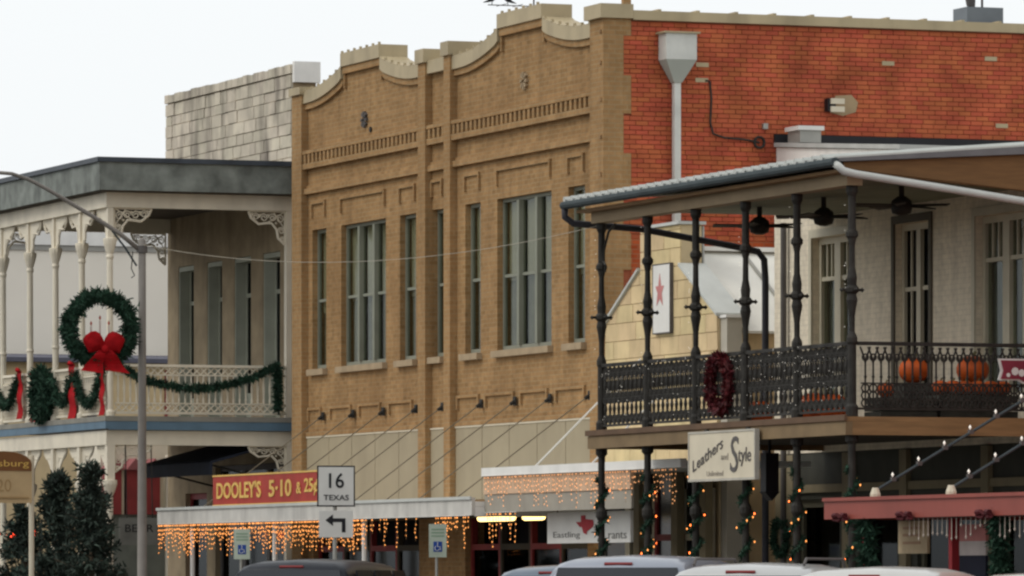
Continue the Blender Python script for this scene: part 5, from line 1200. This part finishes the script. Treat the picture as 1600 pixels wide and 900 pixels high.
# ================================================================== parked cars
CG = car_mat  # paint
TYRE = mat('tyre_rubber', (0.02, .02, .02), rough=.9); RIM = mat('alloy', (0.4, .4, .4), metal=.8, rough=.35); CARGLASS = mat('car_glass', (0.012, .015, .022), rough=.08, spec=.6)
TAIL = mat('tail_lens', (0.20, .02, .02), rough=.3)
def car(x, y, ang, L_, W, H, paint, label, cab=.55, rack=False, boxy=.5):
    t = thing('parked_car', label, 'car', (x, y, -.10), 'cars parked along the kerb')
    ca, sa = math.cos(ang), math.sin(ang)        # local +x is the nose
    def Wd(p): return (x + p[0] * ca - p[1] * sa, y + p[0] * sa + p[1] * ca, -.10 + p[2])
    def loft(rings):
        n = len(rings[0]); mb = MB(); o = 0; vs_ = [Wd(p) for r in rings for p in r]; fs_ = [tuple(range(n - 1, -1, -1)), tuple(range((len(rings) - 1) * n, len(rings) * n))]
        for i in range(len(rings) - 1):
            for k in range(n): fs_.append((i * n + k, i * n + (k + 1) % n, (i + 1) * n + (k + 1) % n, (i + 1) * n + k))
        return mb.add(vs_, fs_)
    hw = W / 2; belt = H * .60
    def ring(px, w, z0, z1, rd):                 # rounded box section across the car
        return [(px, -w, z0 + rd), (px, -w, z1 - rd), (px, -w + rd * .35, z1 - rd * .3), (px, -w + rd * 1.2, z1), (px, w - rd * 1.2, z1), (px, w - rd * .35, z1 - rd * .3), (px, w, z1 - rd), (px, w, z0 + rd), (px, w - rd, z0), (px, -w + rd, z0)]
    b = [(-L_ / 2, .86, .45, belt * .92), (-L_ / 2 + .10, .96, .32, belt * .99), (-L_ / 2 + .5, 1, .28, belt), (L_ * .12, 1, .26, belt), (L_ * .25, .99, .26, belt * .96), (L_ / 2 - .35, .96, .28, belt * .86), (L_ / 2 - .06, .88, .34, belt * .74), (L_ / 2, .80, .42, belt * .62)]
    body = loft([ring(p, hw * w, z0, z1, .12) for p, w, z0, z1 in b]).build('body', paint, t, True)
    r0, r1 = -L_ / 2 + .12, L_ * .22              # cabin from tailgate to windscreen base
    c_ = [(r0, .90, belt - .03, belt + .05), (r0 + .13, .86, belt - .03, H - .13), (r0 + .26, .82, belt - .03, H - .045), (r0 + .75, .80, belt - .03, H - .005), (r0 + 1.5, .80, belt - .03, H), (r1 - .95, .80, belt - .03, H - .04), (r1 - .70, .81, belt - .03, H - .12), (r1, .90, belt - .03, belt + .04)]
    def cring(p, w, z0, z1):
        tw = hw * w; bw = hw * .97; rd = min(.17, (z1 - z0) * .5); tw2 = bw + (tw - bw) * min(1, (z1 - z0) / (H - belt))
        return [(p, -bw, z0), (p, -bw + (bw - tw2) * .5, (z0 + z1 - rd) / 2), (p, -tw2, z1 - rd), (p, -tw2 + rd * .35, z1 - rd * .32), (p, -tw2 + rd * 1.1, z1 - .015), (p, 0, z1 + .012), (p, tw2 - rd * 1.1, z1 - .015), (p, tw2 - rd * .35, z1 - rd * .32), (p, tw2, z1 - rd), (p, bw - (bw - tw2) * .5, (z0 + z1 - rd) / 2), (p, bw, z0)]
    loft([cring(*c) for c in c_]).build('cabin', paint, t, True)
    def pane(nm, pts):                            # glass panel lifted just off the cabin
        mb = MB(); mb.add([Wd(p) for p in pts], [tuple(range(len(pts)))]); o_ = mb.build(nm, CARGLASS, t); sol = o_.modifiers.new('thickness', 'SOLIDIFY'); sol.thickness = .02; sol.offset = 0; return o_
    for s in (-1, 1):
        y0 = s * (hw * .965 + .012); y1 = s * (hw * .83 + .02); z0, z1 = belt + .05, H - .15
        for p, q in ((r0 + .45, r0 + 1.15), (r0 + 1.22, r0 + 1.95), (r0 + 2.02, r1 - .55)):
            if q - p > .15: pane('side_window', [(p, y0, z0), (q, y0, z0), (min(q, r1 - .72), y1, z1), (p + .05, y1, z1)])
        for px in (-L_ * .30, L_ * .30):
            w = MB(); n = 20; cx, cz, rr = px, .34, .34
            prof = [(.20, -.01), (.31, -.01), (rr, .03), (rr, .19), (.31, .22), (.20, .22)]
            vs_ = []
            for r_, d in prof:
                for k in range(n): vs_.append(Wd((cx + r_ * math.cos(k * 2 * math.pi / n), s * (hw + .01 - d), cz + r_ * math.sin(k * 2 * math.pi / n))))
            fs_ = [(i * n + k, i * n + (k + 1) % n, ((i + 1) % 6) * n + (k + 1) % n, ((i + 1) % 6) * n + k) for i in range(6) for k in range(n)]
            w.add(vs_, fs_); wo = w.build('wheel', TYRE, t, True)
            mb = MB(); mb.add([Wd((cx + .20 * math.cos(k * 2 * math.pi / n), s * (hw - d), cz + .20 * math.sin(k * 2 * math.pi / n))) for d in (.02, .10) for k in range(n)], [tuple(range(n)), tuple(range(n, 2 * n))] + [(k, (k + 1) % n, n + (k + 1) % n, n + k) for k in range(n)]); mb.build('rim', RIM, wo)
        m = MB(); a_ = Wd((-L_ / 2 - .012, s * hw * .72, belt * .62)); m.tube([Wd((-L_ / 2 + .05, s * hw * .80, belt * .62)), Wd((-L_ / 2 + .05, s * hw * .80, belt * .90))], .07, 8); m.build('tail_light', TAIL, t)
        m = MB(); m.tube([Wd((L_ / 2 - .10, s * hw * .62, belt * .62)), Wd((L_ / 2 - .14, s * hw * .80, belt * .64))], .08, 8); m.build('headlight', SIGNWHITE, t)
        m = MB(); m.tube([Wd((r1 - .35, s * (hw + .02), belt + .03)), Wd((r1 - .35, s * (hw + .16), belt + .08))], [.04, .08], 8); m.build('mirror', paint, t)
        if rack: m = MB(); m.tube([Wd((r0 + .5, s * hw * .66, H - .02)), Wd((r0 + .6, s * hw * .66, H + .05)), Wd((r1 - 1.1, s * hw * .66, H + .05)), Wd((r1 - 1.0, s * hw * .66, H - .04))], .018, 6); m.build('roof_rail', GREYINK, t)
    pane('rear_window', [(r0 - .005, -hw * .86, belt + .08), (r0 - .005, hw * .86, belt + .08), (r0 + .120, hw * .74, H - .145), (r0 + .120, -hw * .74, H - .145)])
    pane('windscreen', [(r1 - .06, -hw * .78, belt + .07), (r1 - .06, hw * .78, belt + .07), (r1 - .66, hw * .70, H - .16), (r1 - .66, -hw * .70, H - .16)])
    m = MB(); m.tube([Wd((r0 + .15, -.17, H - .10)), Wd((r0 + .15, .17, H - .10))], .022, 6); m.build('brake_light', TAIL, t)
    return t
A = R(52)
car(27.6, 80.7, A, 4.7, 1.92, 1.87, mat('navy_car_paint', (0.012, .014, .02), rough=.35, spec=.25), 'dark navy sport utility car parked before the red shop sign')
car(28.6, 73.4, A, 4.5, 1.75, 1.78, car_mat('slate_car_paint', (0.10, .13, .17)), 'slate blue car parked beside the second parking sign')
car(27.6, 68.4, A, 4.9, 1.98, 1.88, car_mat('silver_car_paint', (0.26, .28, .33)), 'silver sport utility car with red brake light below the hand lettered sign')
car(27.6, 64.7, A, 4.8, 1.95, 1.78, car_mat('white_car_paint', (0.46, .46, .45)), 'white car with dark roof rails below the iron gallery', rack=True)
car(27.6, 61.3, A, 4.7, 1.92, 1.73, car_mat('pearl_car_paint', (0.52, .51, .48)), 'pearl white car parked below the tan board sign')
car(27.8, 57.6, A, 4.4, 1.80, 1.665, car_mat('cream_car_paint', (0.46, .43, .37)), 'low cream car parked below the pink and white board sign')
